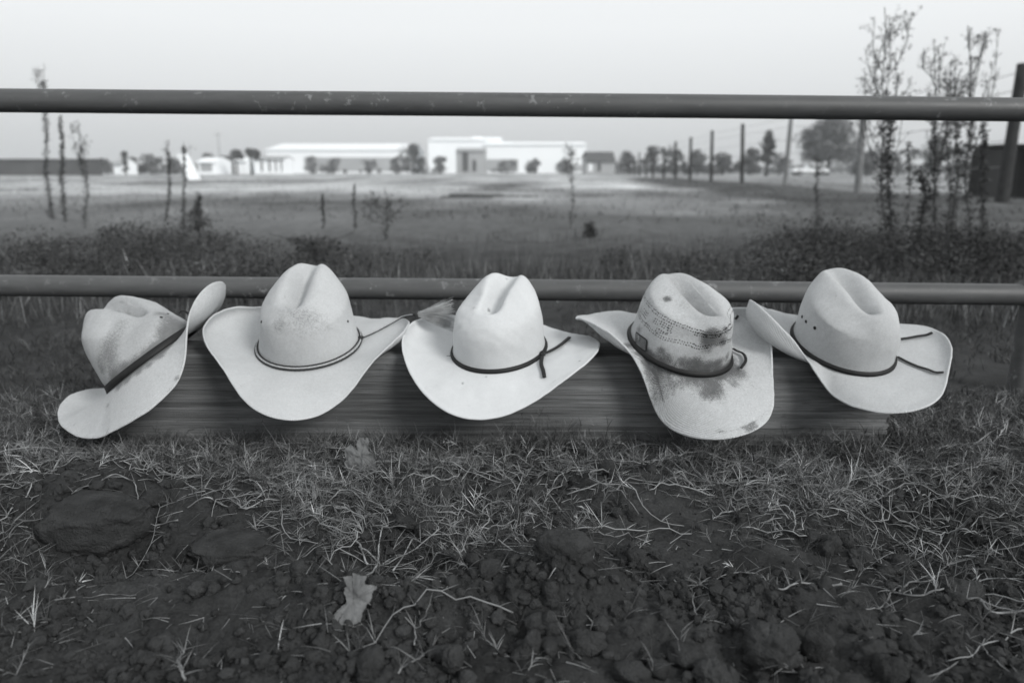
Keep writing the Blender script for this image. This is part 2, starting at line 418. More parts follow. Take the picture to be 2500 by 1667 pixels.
def spots(h, P, N, lst):
    """sum of soft grime and painted shade blobs lying on the surface P"""
    d = np.zeros(P.shape[:-1])
    for px, r, s in lst:
        c_ = pick(h, P, N, px, 0)
        d = d+s*np.exp(-((P-c_)**2).sum(-1)/r**2)
    return d
class Hat: pass
def build_hat(name, p, c, mat, label, dirt_c=(), dirt_shade_b=(), seed=0, kb=.35, group=None, ring_c=None, ring_b=None):
    def ringmask(th, d, rg_):
        if rg_ is None: return 0
        c0, hwid, wid, st_ = rg_
        da = np.abs((th-c0+np.pi) % (2*np.pi)-np.pi)
        return st_*(1-sm(da, hwid*.6, hwid))*np.exp(-np.maximum(d, 0)/wid)*np.clip(1+1.1*fbm(th*2.2+seed*7, d*40, 3)+.5*fbm(th*9, d*60, 2), .2, 1.6)
    c = dict(c); c['D'] *= 1.32; c['Db'] /= 1.25; c['w'] *= 1.08
    h = Hat(); h.p, h.c = p, c
    Rm = rotm(p['yaw'], p['pit'], p['rol']); T = np.array([p['tx'], p['ty'], p['tz']])
    h.R, h.T = Rm, T
    M4 = Matrix(np.vstack([np.hstack([Rm, T[:, None]]), [0, 0, 0, 1]]).tolist())
    root = empty(name, None, M4); tag(root, label, 'hat', group); h.root = root
    # ---- crown
    NTH, NPH = 260, 120
    th = np.linspace(0, 2*np.pi, NTH, endpoint=False)
    u = np.linspace(0, 1, NPH); ph = (u*.985)**.9*np.pi/2
    q = 2/c['n']
    # resample rings evenly in profile arc
    uu = np.linspace(0, np.pi/2*.999, 2000); pr = np.cos(uu)**q; pz = np.sin(uu)**q*1.3
    arc = np.concatenate([[0], np.cumsum(np.hypot(np.diff(pr), np.diff(pz)))]); ph = np.interp(np.linspace(0, arc[-1], NPH), arc, uu)
    TT, PP = np.meshgrid(th, ph)
    C = crown_surf(p, c, TT, PP)
    N = grid_normals(C); N = np.where((N*(C-np.array([0, 0, .06]))).sum(-1, keepdims=True) < 0, -N, N)
    t = C[..., 2]/c['H']
    lump = fbm(C[..., 0]*22+seed*5, C[..., 1]*22+C[..., 2]*17, 3)*.0028*sm(t, .05, .4)
    C = C+N*lump[..., None]
    # flare where the crown meets the brim
    fl = np.exp(-(C[..., 2]/.006)**2)*.004
    C[..., :2] *= 1+fl[..., None]/np.linalg.norm(C[..., :2], axis=-1, keepdims=True).clip(.02)
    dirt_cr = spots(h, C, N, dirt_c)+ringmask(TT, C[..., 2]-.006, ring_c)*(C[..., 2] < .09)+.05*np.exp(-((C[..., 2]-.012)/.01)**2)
    per = NTH
    wu = np.where(TT > np.pi, TT-2*np.pi, TT)/(2*np.pi)*110; wv = np.cumsum(np.concatenate([[0], np.full(NPH-1, 1)]))[:, None]*(.85)+0*TT
    a45 = np.stack([(wu+wv*.55), (wu-wv*.55), 0*wu], -1)*.62
    V = C.reshape(-1, 3); Fq = ring_faces(NPH, NTH)
    V = np.vstack([V, C[-1].mean(0)]); tip = len(V)-1; b0 = (NPH-1)*NTH
    tri = np.array([[b0+i, b0+(i+1) % NTH, tip] for i in range(NTH)])
    h.C = C; h.CN = N
    def make_crown(dots=()):
        """crown mesh; dots = small dark openings woven into the crown, (point, normal, radius)"""
        VV = [V]; F6 = []; n0 = len(V)
        for c_, n_, r_ in dots:
            a_ = np.cross(n_, [0, 0, 1.]); a_ /= np.linalg.norm(a_); b_ = np.cross(n_, a_)
            an = np.linspace(0, 2*np.pi, 6, endpoint=False)
            VV.append(c_+n_*.0004+(a_*np.cos(an)[:, None]+b_*np.sin(an)[:, None]*.8)*r_); F6.append(np.arange(6)+n0); n0 += 6
        V2 = np.vstack(VV); nd = len(V2)-len(V); F6 = [np.asarray(f) for f in F6]
        fs = [Fq, tri]+([np.array(F6)] if F6 else [])
        mi = np.concatenate([np.zeros(len(Fq)+len(tri), int), np.ones(len(F6), int)])
        uvv = np.vstack([a45.reshape(-1, 3), [[0, 0, 0]], np.zeros((nd, 3))])
        h.crown = mesh('crown', V2, fs, [mat, M_hole], root, True, {'dirt': np.concatenate([dirt_cr.ravel(), [0], np.zeros(nd)])}, midx=mi, uv=uvv)
    h.make_crown = make_crown
    # ---- brim
    NB, NS = 360, 34
    th = np.linspace(0, 2*np.pi, NB, endpoint=False); s = np.linspace(0, 1, NS)[:, None]
    E = edge_curve(p, th); jt = fbm(th*14+seed, th*0+seed, 3)*.0012*np.sin(th/2)**.5; E[:, :2] *= 1+(jt/np.linalg.norm(E[:, :2], axis=1))[:, None]; E[:, 2] += fbm(th*5+seed*3, th*0, 2)*.004*np.sin(th/2); E = E[None]; B = np.stack([p['a']*np.sin(th), -p['b']*np.cos(th), 0*th], -1)[None]
    S = s[..., None]
    hE = E[..., 2]
    pw = 1.15+.85*sm(hE, -.01, .04)
    plan = B[..., :2]+(E[..., :2]-B[..., :2])*S
    o = (E-B)[..., :2]; o = o/np.linalg.norm(o, axis=-1, keepdims=True)
    bul = (kb*np.maximum(hE, 0)*np.sin(np.pi*s**1.35))[..., None]
    plan = plan+o*bul
    z = hE*s**pw
    z = z+fbm(plan[..., 0]*16+seed*3, plan[..., 1]*16, 3)*.0035*sm(s, 0, .4)*(1-.6*sm(s,.8,1.))
    P = np.concatenate([plan, z[..., None]], -1)
    N = grid_normals(P); N = np.where(N[..., 2:] < 0, -N, N) if False else N
    if N[1, :, 2].mean() < 0: N = -N
    hw = .0013+.0006*sm(s, .93, .98)
    hw = hw*np.ones((NS, NB)); 
    top = P+N*hw[..., None]; bot = P-N*hw[..., None]
    # rounded edge
    tang = P[-1]-P[-2]; tang /= np.linalg.norm(tang, axis=-1, keepdims=True)
    e1 = P[-1]+tang*.0014+N[-1]*.0012; e2 = P[-1]+tang*.0020; e3 = P[-1]+tang*.0014-N[-1]*.0012
    rows = np.concatenate([top, e1[None], e2[None], e3[None], bot[::-1]], 0)
    L = (s*np.linalg.norm((E-B)[..., :2], axis=-1))      # distance from crown
    Le = L[-1:]-L
    stitch = np.exp(-((Le-.011)/.0011)**2)*(.40+.5*np.clip(fbm(th*9, th*0+seed, 2), -.3, .5))[None]
    dtop = spots(h, top, N, dirt_shade_b)+ringmask(th[None]+0*s, L-.002, ring_b)+stitch*.55+.06*np.exp(-(L/.012)**2)
    dbot = stitch*.3
    dirt = np.concatenate([dtop, dtop[-1:]*.4, dtop[-1:]*.4, dtop[-1:]*.4, dbot[::-1]], 0)  # on hat 1 this also carries a crease shadow painted as colour
    wu = (np.where(th > np.pi, th-2*np.pi, th)/(2*np.pi)*190)[None]+0*s; wv = L*420
    a = np.stack([wu+wv*.5, wu-wv*.5, 0*wu], -1)*.58
    a = np.concatenate([a, a[-1:], a[-1:], a[-1:], a[::-1]], 0)
    h.brim = mesh('brim', rows.reshape(-1, 3), [ring_faces(len(rows), NB)], mat, root, True, {'dirt': dirt.ravel()}, uv=a.reshape(-1, 3))
    h.top = top; h.topN = N
    return h
def W2(h, L): return L@h.R.T+h.T
def local(h, P): return (P-h.T)@h.R
def pick(h, G, N, px, off=.003):
    """point of surface grid G of the hat that is nearest to photo position px, lifted by off"""
    Wp = W2(h, G.reshape(-1, 3)); Nw = N.reshape(-1, 3)@h.R.T
    q = proj(Wp); d = np.hypot(q[:, 0]-px[0], q[:, 1]-px[1])
    back = (Nw*(CAM-Wp)).sum(-1) < 0
    d = d+back*1e3
    k = np.argsort(d)[:40]; k = k[d[k] < d[k[0]]+3.0]
    k = k[np.argmin(np.linalg.norm(Wp[k]-CAM, axis=1))]
    return G.reshape(-1, 3)[k]+N.reshape(-1, 3)[k]*off
def spline(pts, n=40):
    pts = np.asarray(pts, float); m = len(pts)
    P = np.vstack([2*pts[0]-pts[1], pts, 2*pts[-1]-pts[-2]]); out = []
    for t in np.linspace(0, m-1-1e-6, n):
        i = int(t); f = t-i; a, b, c, d = P[i], P[i+1], P[i+2], P[i+3]
        out.append(.5*((2*b)+(-a+c)*f+(2*a-5*b+4*c-d)*f*f+(-a+3*b-3*c+d)*f**3))
    return np.array(out)
def band_rows(h, z0, z1, off, n=260):
    """flat strip round the base of the crown"""
    C = h.C; rows = []
    for z, o in ((z0, off*.3), (z0, off), (.5*(z0+z1), off*1.25), (z1, off), (z1, off*.2)):
        k = (np.abs(C[:60, :, 2]-z)).argmin(0)
        P = C[k, np.arange(C.shape[1])].copy(); r = np.linalg.norm(P[:, :2], axis=1, keepdims=True)
        P[:, :2] *= (r+o+.0006)/r; P[:, 2] = z; rows.append(P)
    return np.array(rows)
def flat_band(h, z0, z1, off=.0022, mat=None):
    rw = band_rows(h, z0, z1, off)
    for i in range(len(rw)):   # smooth along the ring
        for _ in range(4): rw[i] = (np.roll(rw[i], 1, 0)+rw[i]*2+np.roll(rw[i], -1, 0))/4
    o = mesh('hatband', rw.reshape(-1, 3), [ring_faces(5, rw.shape[1])], mat or M_black, h.root)
    h.band = o; return o
def ribbon(name, pts, w, mat, parent, th=.0012, n=36, up=None):
    P = spline(pts, n); T = np.gradient(P, axis=0); T /= np.linalg.norm(T, axis=1)[:, None]
    U = np.array([0, 0, 1.]) if up is None else up
    A = np.cross(T, U); A /= np.linalg.norm(A, axis=1)[:, None]; B = np.cross(A, T)
    w = np.broadcast_to(w, n)[:, None]/2
    sec = [(-1, -.6), (-.6, -1), (.6, -1), (1, -.6), (1, .6), (.6, 1), (-.6, 1), (-1, .6)]
    V = np.stack([P+A*w*a+B*th*b for a, b in sec], 1)
    k = len(sec); i = np.arange(n-1)[:, None]*k; j = np.arange(k)[None]; j2 = (j+1) % k
    q = np.stack([i+j, i+j2, i+k+j2, i+k+j], -1).reshape(-1, 4)
    return mesh(name, V.reshape(-1, 3), [q, np.array([list(range(k))[::-1], list(range((n-1)*k, n*k))])], mat, parent)
def blob(name, c, r, mat, parent, seed=1, amp=.2, sq=(1, 1, 1)):
    u = np.linspace(0, np.pi, 14)[:, None]; v = np.linspace(0, 2*np.pi, 20, endpoint=False)[None]
    D = np.stack([np.sin(u)*np.cos(v), np.sin(u)*np.sin(v), np.cos(u)+0*v], -1)
    rr = r*(1+amp*fbm(D[..., 0]*2+seed, D[..., 1]*2+D[..., 2]*1.7, 3))
    P = D*rr[..., None]*np.array(sq)+np.asarray(c)
    return mesh(name, P.reshape(-1, 3), [ring_faces(14, 20)], mat, parent)
def eyelet(h, px, r=.0032):
    c = pick(h, h.C, h.CN, px, .0006)
    k = np.linalg.norm(h.C.reshape(-1, 3)-c, axis=1).argmin(); n = h.CN.reshape(-1, 3)[k]
    a = np.cross(n, [0, 0, 1.]); a /= np.linalg.norm(a); b = np.cross(n, a)
    an = np.linspace(0, 2*np.pi, 18, endpoint=False)
    rings = []
    for rr, o in ((0.0, -.0002), (.62, 0.0), (.8, .0006), (1.0, .0003), (1.05, -.0006)):
        rings.append(c+n*o+(a*np.cos(an)[:, None]+b*np.sin(an)[:, None])*r*rr)
    return mesh('eyelet', np.array(rings).reshape(-1, 3), [ring_faces(5, 18)], M_hole, h.root)
# ------------------------------------------------------------------ vegetation
def blades(base, d, ln, w, droop, tonev, seg=3):
    """narrow tapered, creased blades; all arguments are arrays"""
    n = len(base); t = np.linspace(0, 1, seg+1)[None, :, None]
    d = d/np.linalg.norm(d, axis=1, keepdims=True)
    P = base[:, None]+d[:, None]*t*ln[:, None, None]
    P[..., 2] -= (droop*ln)[:, None]*t[..., 0]**2
    side = np.cross(d, rng.normal(0, 1, (n, 3))); side /= np.linalg.norm(side, axis=1, keepdims=True)
    wt = (w[:, None]*np.clip(1.05-np.linspace(0, 1, seg+1)[None]**1.8, .06, 1))[..., None]*.5
    Lf = P-side[:, None]*wt; Rt = P+side[:, None]*wt
    V = np.stack([Lf, Rt], 2).reshape(-1, 3)
    k = np.arange(n)[:, None]*(2*(seg+1)); s = np.arange(seg)[None]*2
    q = np.stack([k+s, k+s+1, k+s+3, k+s+2], -1).reshape(-1, 4)
    return V, q, np.repeat(tonev, 2*(seg+1))
def sprigs(base, up, ln, nb, bl, bw, tn, mb, stemw=.0009):
    """little grass shoots: a stem with blades fanning out"""
    n = len(base); up = up/np.linalg.norm(up, axis=1, keepdims=True)
    for k in range(nb):
        f = (k+rng.random(n))/nb*.9+.1
        b = base+up*(ln*f)[:, None]
        side = rng.normal(0, 1, (n, 3)); side -= up*(side*up).sum(1, keepdims=True); side /= np.linalg.norm(side, axis=1, keepdims=True)
        a = rng.uniform(.25, .95, n)
        d = up*np.cos(a)[:, None]+side*np.sin(a)[:, None]
        V, q, t = blades(b, d, bl*rng.uniform(.5, 1.15, n), bw*rng.uniform(.7, 1.2, n), rng.uniform(-.05, .35, n), tn*rng.uniform(.7, 1.25, n))
        mb.add(V, q, t)
    V, q, t = blades(base, up, ln*1.05, np.full(n, stemw*1.6), np.zeros(n), tn*.9); mb.add(V, q, t)

M_grass = attr_mat('grass_blades', 1.0, 'tone', .6, 40, .15)
def gd(x, y):
    """how thick the short grass grows near the timber"""
    q = proj(np.stack([x, y, 0*x], -1)); px, py = q[:, 0]/1.06293, q[:, 1]/1.06293
    n = fbm(x*5+4, y*5+1, 3)+.35*fbm(x*16, y*16, 2)
    d = 1-sm(py, 1060, 1160)
    d = np.maximum(d, .95*np.exp(-((px-830)/250)**2-((py-1150)/95)**2))
    d = np.maximum(d, .85*np.exp(-((px-1080)/260)**2-((py-1210)/60)**2))
    d = np.maximum(d, 1.0*np.exp(-((px-1820)/420)**2-((py-1110)/110)**2))
    d = np.maximum(d, .9*np.exp(-((px-2300)/180)**2-((py-1150)/180)**2))
    d = np.maximum(d, .35*np.exp(-((px-450)/260)**2-((py-1150)/90)**2))
    d = np.maximum(d, .5*np.exp(-((px-60)/130)**2-((py-1150)/160)**2))
    hole = np.exp(-((px-225)/110)**2-((py-1190)/75)**2)+.8*np.exp(-((px-520)/110)**2-((py-1215)/55)**2)+.8*np.exp(-((px-1560)/140)**2-((py-1180)/60)**2)
    return np.clip((d+.045)*(1+n*1.5)-hole, 0.01, 1)
def scatter(n, x0, x1, y0, y1, dens, grow=0.0):
    out = []
    c = 0
    while c < n:
        y = rng.uniform(y0, y1, n*4); x = rng.uniform(x0, x1, n*4)*(1+grow*(y-y0))
        k = rng.random(n*4) < dens(x, y); P = np.stack([x[k], y[k]], -1); out.append(P); c += len(P)
    P = np.concatenate(out)[:n]
    return np.column_stack([P, hgt(P[:, 0], P[:, 1])])
BY0, BY1 = 1.444, 1.58
def notbeam(x, y, m=.004): return ~((y > BY0-m) & (y < BY1+m) & (x > -.83) & (x < .80))
gmb = MB()
n = 7200
P = scatter(n, -1.25, 1.25, .72, 1.75, lambda x, y: gd(x, y)*notbeam(x, y))
upv = np.column_stack([rng.normal(0, .9, n), rng.normal(0, .6, n), np.full(n, 1.0)])
tn = .068*np.exp(rng.normal(0, .45, n))
lt = rng.random(n) < .26; tn[lt] *= 3.4
sprigs(P, upv, rng.uniform(.006, .040, n), 8, rng.uniform(.014, .050, n), rng.uniform(.0006, .0013, n), tn, gmb)
# taller tufts standing against the timber
for cx_, wd_, n_, hh in ((1250, 120, 60, .07), (1010, 60, 14, .04), (560, 80, 22, .045), (860, 60, 16, .035), (1900, 140, 40, .05), (1560, 60, 14, .035), (2120, 80, 34, .06), (360, 60, 16, .04)):
    q_ = np.array([at_z((cx_+rng.normal(0, wd_*.5))*1.063, (1018+abs(rng.normal(0, 14)))*1.063, 0) for _ in range(n_)]); q_[:, 2] = hgt(q_[:, 0], q_[:, 1])
    sprigs(q_, np.column_stack([rng.normal(0, .22, n_), rng.normal(-.05, .15, n_), np.ones(n_)]), rng.uniform(.35, 1, n_)*hh, 9, rng.uniform(.014, .036, n_), rng.uniform(.0008, .0014, n_), .085*np.exp(rng.normal(0, .4, n_)), gmb)
# dead blades lying flat
n = 12000
P = scatter(n, -1.25, 1.25, .70, 1.8, lambda x, y: np.clip(gd(x, y)+.05, 0, 1)*notbeam(x, y))
a = rng.uniform(0, 2*np.pi, n); d = np.column_stack([np.cos(a), np.sin(a)*.8, rng.normal(.12, .16, n)])
V, q, t = blades(P+np.array([0, 0, .004]), d, rng.uniform(.012, .05, n), rng.uniform(.0006, .0014, n), rng.uniform(0, .3, n), np.minimum(.13*np.exp(rng.normal(0, .6, n)), .32)); gmb.add(V, q, t)
n = 1700      # straw bits on bare soil
P = scatter(n, -1.1, 1.1, .68, 1.35, lambda x, y: np.full(len(x), .5))
a = rng.uniform(0, 2*np.pi, n); d = np.column_stack([np.cos(a), np.sin(a), rng.normal(.08, .14, n)])
V, q, t = blades(P+np.array([0, 0, .003]), d, rng.uniform(.006, .045, n), rng.uniform(.0005, .0010, n), rng.uniform(-.1, .3, n), np.minimum(.17*np.exp(rng.normal(0, .6, n)), .32)); gmb.add(V, q, t)
n = 420
P = scatter(n, -1.2, 1.2, .78, 1.42, lambda x, y: gd(x, y)**1.5)
for b in P:      # long dead stems woven through the grass
    L_ = rng.uniform(.05, .26); a = rng.uniform(0, 2*np.pi); k = 14; t = np.linspace(0, 1, k)
    aa = a+fbm(t*2.5+b[0]*50, t*0, 2)*2.6; st_ = L_/k
    x = b[0]+np.cumsum(np.cos(aa))*st_; y = b[1]+np.cumsum(np.sin(aa))*st_*.8
    if ((y > BY0-.01) & (y < BY1+.01)).any(): continue
    z = hgt(x, y)+.004+.014*rng.random()*np.sin(np.pi*t)**.7+.004*rng.random()
    tv = min(.22*math.exp(rng.normal(0, .35)), .27); C_ = np.column_stack([x, y, z])
    gmb.tube(C_, np.linspace(.0011, .0006, k)*rng.uniform(.7, 1.3), 5, tv)
    for j in range(1, k, 2):
        q_ = rng.integers(1, 4); d = np.column_stack([rng.normal(0, .7, q_), rng.normal(0, .6, q_), rng.uniform(.2, 1.0, q_)])
        V, q, tt_ = blades(np.repeat(C_[j][None], q_, 0), d, rng.uniform(.010, .034, q_), np.full(q_, .0012), rng.uniform(0, .3, q_), tv*rng.uniform(.5, 1.1, q_)); gmb.add(V, q, tt_)
gm = gmb.build('grass', M_grass, None, True, 'tone')
tag(gm, 'short scrubby grass and dead blades growing in front of the timber', 'grass', kind='stuff')

# grass behind the timber up to the weeds
gmb = MB()
def gb(x, y): return np.clip(.55+fbm(x*2.2, y*2.2, 3)*1.6, .05, 1)*notbeam(x, y)
n = 9000
P = scatter(n, -1.5, 1.5, 1.6, 4.2, gb, .75)
far = np.clip(P[:, 1]-1.2, .4, 4)
upv = np.column_stack([rng.normal(0, .4, n), rng.normal(0, .4, n), np.full(n, 1.0)])
tnb = (.045+.035*np.clip(fbm(P[:, 0]*3, P[:, 1]*3, 3)+.3, 0, 1))*np.exp(rng.normal(0, .35, n))
sprigs(P, upv, rng.uniform(.01, .04, n), 6, rng.uniform(.015, .045, n), rng.uniform(.0012, .0026, n), tnb, gmb, .0012)
n = 1600
P = scatter(n, -1.5, 1.5, 2.6, 5, lambda x, y: np.clip(.3+fbm(x*2, y*2, 3)*2, 0, 1), .75)
V, q, t = blades(P, np.column_stack([rng.normal(0, .16, n), rng.normal(0, .16, n), np.ones(n)]), rng.uniform(.05, .16, n), rng.uniform(.0015, .003, n), rng.uniform(0, .2, n), .11*np.exp(rng.normal(0, .35, n))); gmb.add(V, q, t)
g2 = gmb.build('grass', M_grass, None, True, 'tone'); tag(g2, 'dark short grass between the timber and the band of weeds', 'grass', kind='stuff')

# band of low weeds
def leafcl(C, rad, n, size, tn, mb, flat=.55):
    """n leaf shaped faces inside an ellipsoid"""
    D = rng.normal(0, 1, (n, 3)); D /= np.linalg.norm(D, axis=1, keepdims=True)
    r = rng.random(n)**.45
    P = C+D*r[:, None]*rad
    A = rng.normal(0, 1, (n, 3)); A[:, 2] = A[:, 2]*.6+.35; A /= np.linalg.norm(A, axis=1, keepdims=True)
    B = np.cross(A, rng.normal(0, 1, (n, 3))); B /= np.linalg.norm(B, axis=1, keepdims=True)
    s = size*rng.uniform(.5, 1.3, n)[:, None]
    V = np.stack([P-A*s, P-B*s*flat*.55, P+A*s, P+B*s*flat*.55], 1)
    V = np.stack([P-A*s, P-B*s*flat*.5+A*s*.1, P+A*s, P+B*s*flat*.5+A*s*.1], 1)
    mb.add(V.reshape(-1, 3), np.arange(4*n).reshape(-1, 4), np.repeat(tn*np.exp(rng.normal(0, .35, n)), 4))
wm = MB()
cl = 0
while cl < 430:
    y = rng.uniform(3.1, 5.9); x = rng.uniform(-1, 1)*(.78*y+.4)
    dn = fbm(np.array([x*.9]), np.array([y*.8+3]), 3)[0]
    lim = 5.0+1.0*dn*2+(-.7 if -1.9 < x < -.5 else 0)
    if y > lim or rng.random() > .42+dn*2.6: continue
    cl += 1
    hgt_ = rng.uniform(.03, .12)*(1.5 if dn > .1 else .85)
    leafcl(np.array([x, y, hgt_*.7]), np.array([rng.uniform(.08, .26), rng.uniform(.08, .2), hgt_]), int(rng.uniform(200, 420)), rng.uniform(.006, .014), .034*math.exp(rng.normal(0, .5)), wm)
n = 12000
P = scatter(n, -1, 1, 2.6, 5.9, lambda x, y: np.clip(.35+fbm(x*2.4, y*1.3, 3)*2.4, 0.02, 1)*(1-.7*sm(y+fbm(x*3, y*0, 2)*1.5, 4.8, 5.8)), 0)
P[:, 0] *= .78*P[:, 1]+.4
V, q, t = blades(P, np.column_stack([rng.normal(0, .22, n), rng.normal(0, .22, n), np.ones(n)]), rng.uniform(.04, .17, n), rng.uniform(.002, .0045, n), rng.uniform(0, .3, n), .072*np.exp(rng.normal(0, .65, n))); wm.add(V, q, t)
wo_ = wm.build('weeds', M_grass, None, True, 'tone'); tag(wo_, 'tangled band of dark low weeds behind the pipe fence', 'weeds', kind='stuff')
# rough tufts on the field
fm = MB(); n = 9000
y = 8*(60/8)**(rng.random(n)**.75); x = rng.uniform(-1, 1, n)*(.8*y+1)
T_ = tone(x, y); P = np.column_stack([x, y, hgt(x, y)])
V, q, t = blades(P, np.column_stack([rng.normal(0, .5, n), rng.normal(0, .5, n), np.ones(n)]), rng.uniform(.04, .11, n)*(1+.01*y), rng.uniform(.006, .016, n)*(1+.03*y), rng.uniform(0, .4, n), T_*np.exp(rng.normal(0, .25, n))*1.0); fm.add(V, q, t)
fo = fm.build('field_grass', M_grass, None, True, 'tone'); tag(fo, 'pale dry grass of the open field', 'grass', kind='stuff')

# ---- runners (stolons) lying on the soil
RUN = [([(475, 1690), (520, 1640), (610, 1555), (0, 0)], 0)]
def gpts(pts): 
    out = []
    for x, y in pts:
        P = at_z(x, y, .01); z = float(hgt(P[0], P[1])); P = at_z(x, y, z+.004); out.append(P)
    return np.array(out)
def runner(name, label, pts, r0=.0016, r1=.0009, tonev=.20, shoots=6, fan=True, grp='pale grass runners lying on the bare soil'):
    P = spline(gpts(pts), 46); P[:, 0] += fbm(np.linspace(0, 6, 46)+len(label), np.zeros(46), 2)*.006; P[:, 2] = np.maximum(hgt(P[:, 0], P[:, 1])+r0*.9, P[:, 2]-.002)+.0015+.002*np.sin(np.linspace(0, 7, 46))
    m = MB(); rr = np.linspace(r0, r1, 46)*(1+.35*(np.arange(46) % 9 == 0))
    P[:, 2] = np.convolve(np.pad(P[:, 2], 3, 'edge'), np.ones(7)/7, 'valid')+.001; rr = rr*.72; m.tube(P, rr, 6, np.repeat(tonev*(1+1.1*fbm(np.linspace(0, 14, 46)+P[0, 0]*90, np.zeros(46), 3)), 6))
    for f in np.linspace(.12, .97, shoots):
        b = P[int(f*45)]
        k = rng.integers(2, 5)
        d = np.column_stack([rng.normal(0, .7, k), rng.normal(.1, .5, k), rng.uniform(.3, 1.0, k)])
        V, q, t = blades(np.repeat(b[None], k, 0), d, rng.uniform(.012, .032, k), np.full(k, .0013), rng.uniform(0, .3, k), tonev*rng.uniform(.6, 1.1, k)); m.add(V, q, t)
    if fan:
        T = P[-1]-P[-5]; T /= np.linalg.norm(T); k = 11
        d = T[None]*rng.uniform(.7, 1.3, (k, 1))+rng.normal(0, .38, (k, 3))+np.array([0, 0, .25])
        V, q, t = blades(P[-1]-T*rng.uniform(0, .015, (k, 1)), d, rng.uniform(.022, .042, k), np.full(k, .0013), rng.uniform(0, .4, k), tonev*rng.uniform(.55, 1.0, k)); m.add(V, q, t)
    o = m.build(name, M_grass, None, True, 'tone'); tag(o, label, 'grass runner', grp)
def zz(x0, y0, pts): return [(x0+a/2.541, y0+b/2.541) for a, b in pts]
A1 = lambda p: zz(0, 1050, p); A2 = lambda p: zz(800, 1050, p); A3 = lambda p: zz(1650, 1050, p)
for lab, pts, r, tv, sh, fn in [
    ('thick wavy grass runner reaching the right edge of the foreground', A3([(2110, 1135), (1960, 1130), (1890, 1060), (1790, 1045), (1700, 990), (1620, 990), (1510, 1030), (1380, 1010), (1300, 985), (1160, 960)]), .0021, .17, 9, False),
    ('pale wavy runner with a fan of blades at its raised right end', A3([(1390, 1000), (1440, 965), (1560, 930), (1620, 890), (1710, 840)]), .0016, .17, 4, True),
    ('pale runner bending left of the long right one', A3([(1030, 960), (930, 975), (830, 962), (740, 975), (650, 985), (580, 950), (530, 900), (480, 890)]), .0020, .20, 8, False),
    ('thin runner left of the bent one, ending in fine blades', A3([(480, 890), (380, 890), (280, 905), (200, 945), (130, 975)]), .0014, .15, 5, True),
    ('short forked stub below the long right runner', A3([(1345, 1005), (1310, 1060), (1260, 1105), (1195, 1120)]), .0016, .15, 2, False),
    ('straight stalk slanting down at the bottom right corner', A3([(1790, 1285), (1900, 1370), (2010, 1450), (2150, 1560)]), .0012, .14, 2, False),
    ('branched stalk with fine side blades left of the big round clod', A3([(0, 935), (90, 1070), (150, 1160), (290, 1190), (400, 1240)]), .0013, .15, 7, True),
    ('upright looking pale stem rising through the light grass, lower middle left', A2([(210, 930), (290, 860), (330, 780), (350, 720), (375, 640), (365, 530)]), .0019, .22, 3, False),
    ('pale stem crossing the grass with blades at its tip, middle', A2([(400, 870), (540, 700), (640, 630), (700, 560), (735, 500)]), .0016, .21, 6, True),
    ('white tipped stem entering the light grass from its left side', A2([(250, 830), (190, 770), (120, 690), (30, 640), (-60, 560)]), .0020, .22, 6, True),
    ('dark arched runner with blades through the middle of the grass', A2([(550, 700), (650, 720), (760, 760), (850, 820), (880, 880)]), .0014, .15, 7, False),
    ('pale jointed runner curling around the flat block of earth', A1([(1120, 720), (1000, 710), (900, 680), (850, 620), (850, 500), (862, 400), (820, 320)]), .0018, .17, 6, False),
    ('runner lying along the top of the flat block of earth', A1([(830, 315), (700, 315), (600, 330), (500, 350), (440, 400)]), .0016, .15, 4, False),
    ('long level runner with short upright blades, right of the flat block', A1([(1170, 500), (1300, 495), (1410, 490), (1530, 480), (1640, 465), (1760, 455), (1830, 430)]), .0016, .20, 9, False),
    ('arched pale runner in the grass left of centre', A1([(1450, 250), (1520, 225), (1620, 232), (1720, 250), (1800, 280)]), .0015, .18, 3, False),
    ('diagonal pale shoot with a long bladed head, upper left grass', A1([(1520, 295), (1430, 230), (1340, 185), (1240, 150)]), .0016, .19, 7, True),
    ('thin straight straw lying on the bare soil at the left', A1([(340, 1055), (500, 1045), (700, 1030), (840, 1030)]), .0012, .13, 1, False),
    ('grey runner going down the left edge', A1([(0, 750), (120, 695), (210, 625), (270, 590)]), .0014, .13, 4, False),
    ('curved dead root in the lower left of the middle', A2([(440, 1510), (520, 1450), (590, 1400), (650, 1360)]), .0014, .15, 3, False),
    ('small stalk standing in the soil with three twigs, lower middle left', A2([(545, 1330), (545, 1270), (590, 1180), (630, 1080)]), .0012, .16, 4, False),
    ('bundle of pale broken stems at the bottom, left of centre', A1([(1140, 1560), (1120, 1480), (1100, 1420), (1160, 1360)]), .0022, .17, 8, True),
    ('straight stem resting on the soil near the right bottom', A3([(1450, 1560), (1600, 1520), (1750, 1440), (1880, 1370)]), .0014, .13, 3, False),
]:
    runner('grass_runner', lab, pts, r, r*.6, tv, sh, fn)

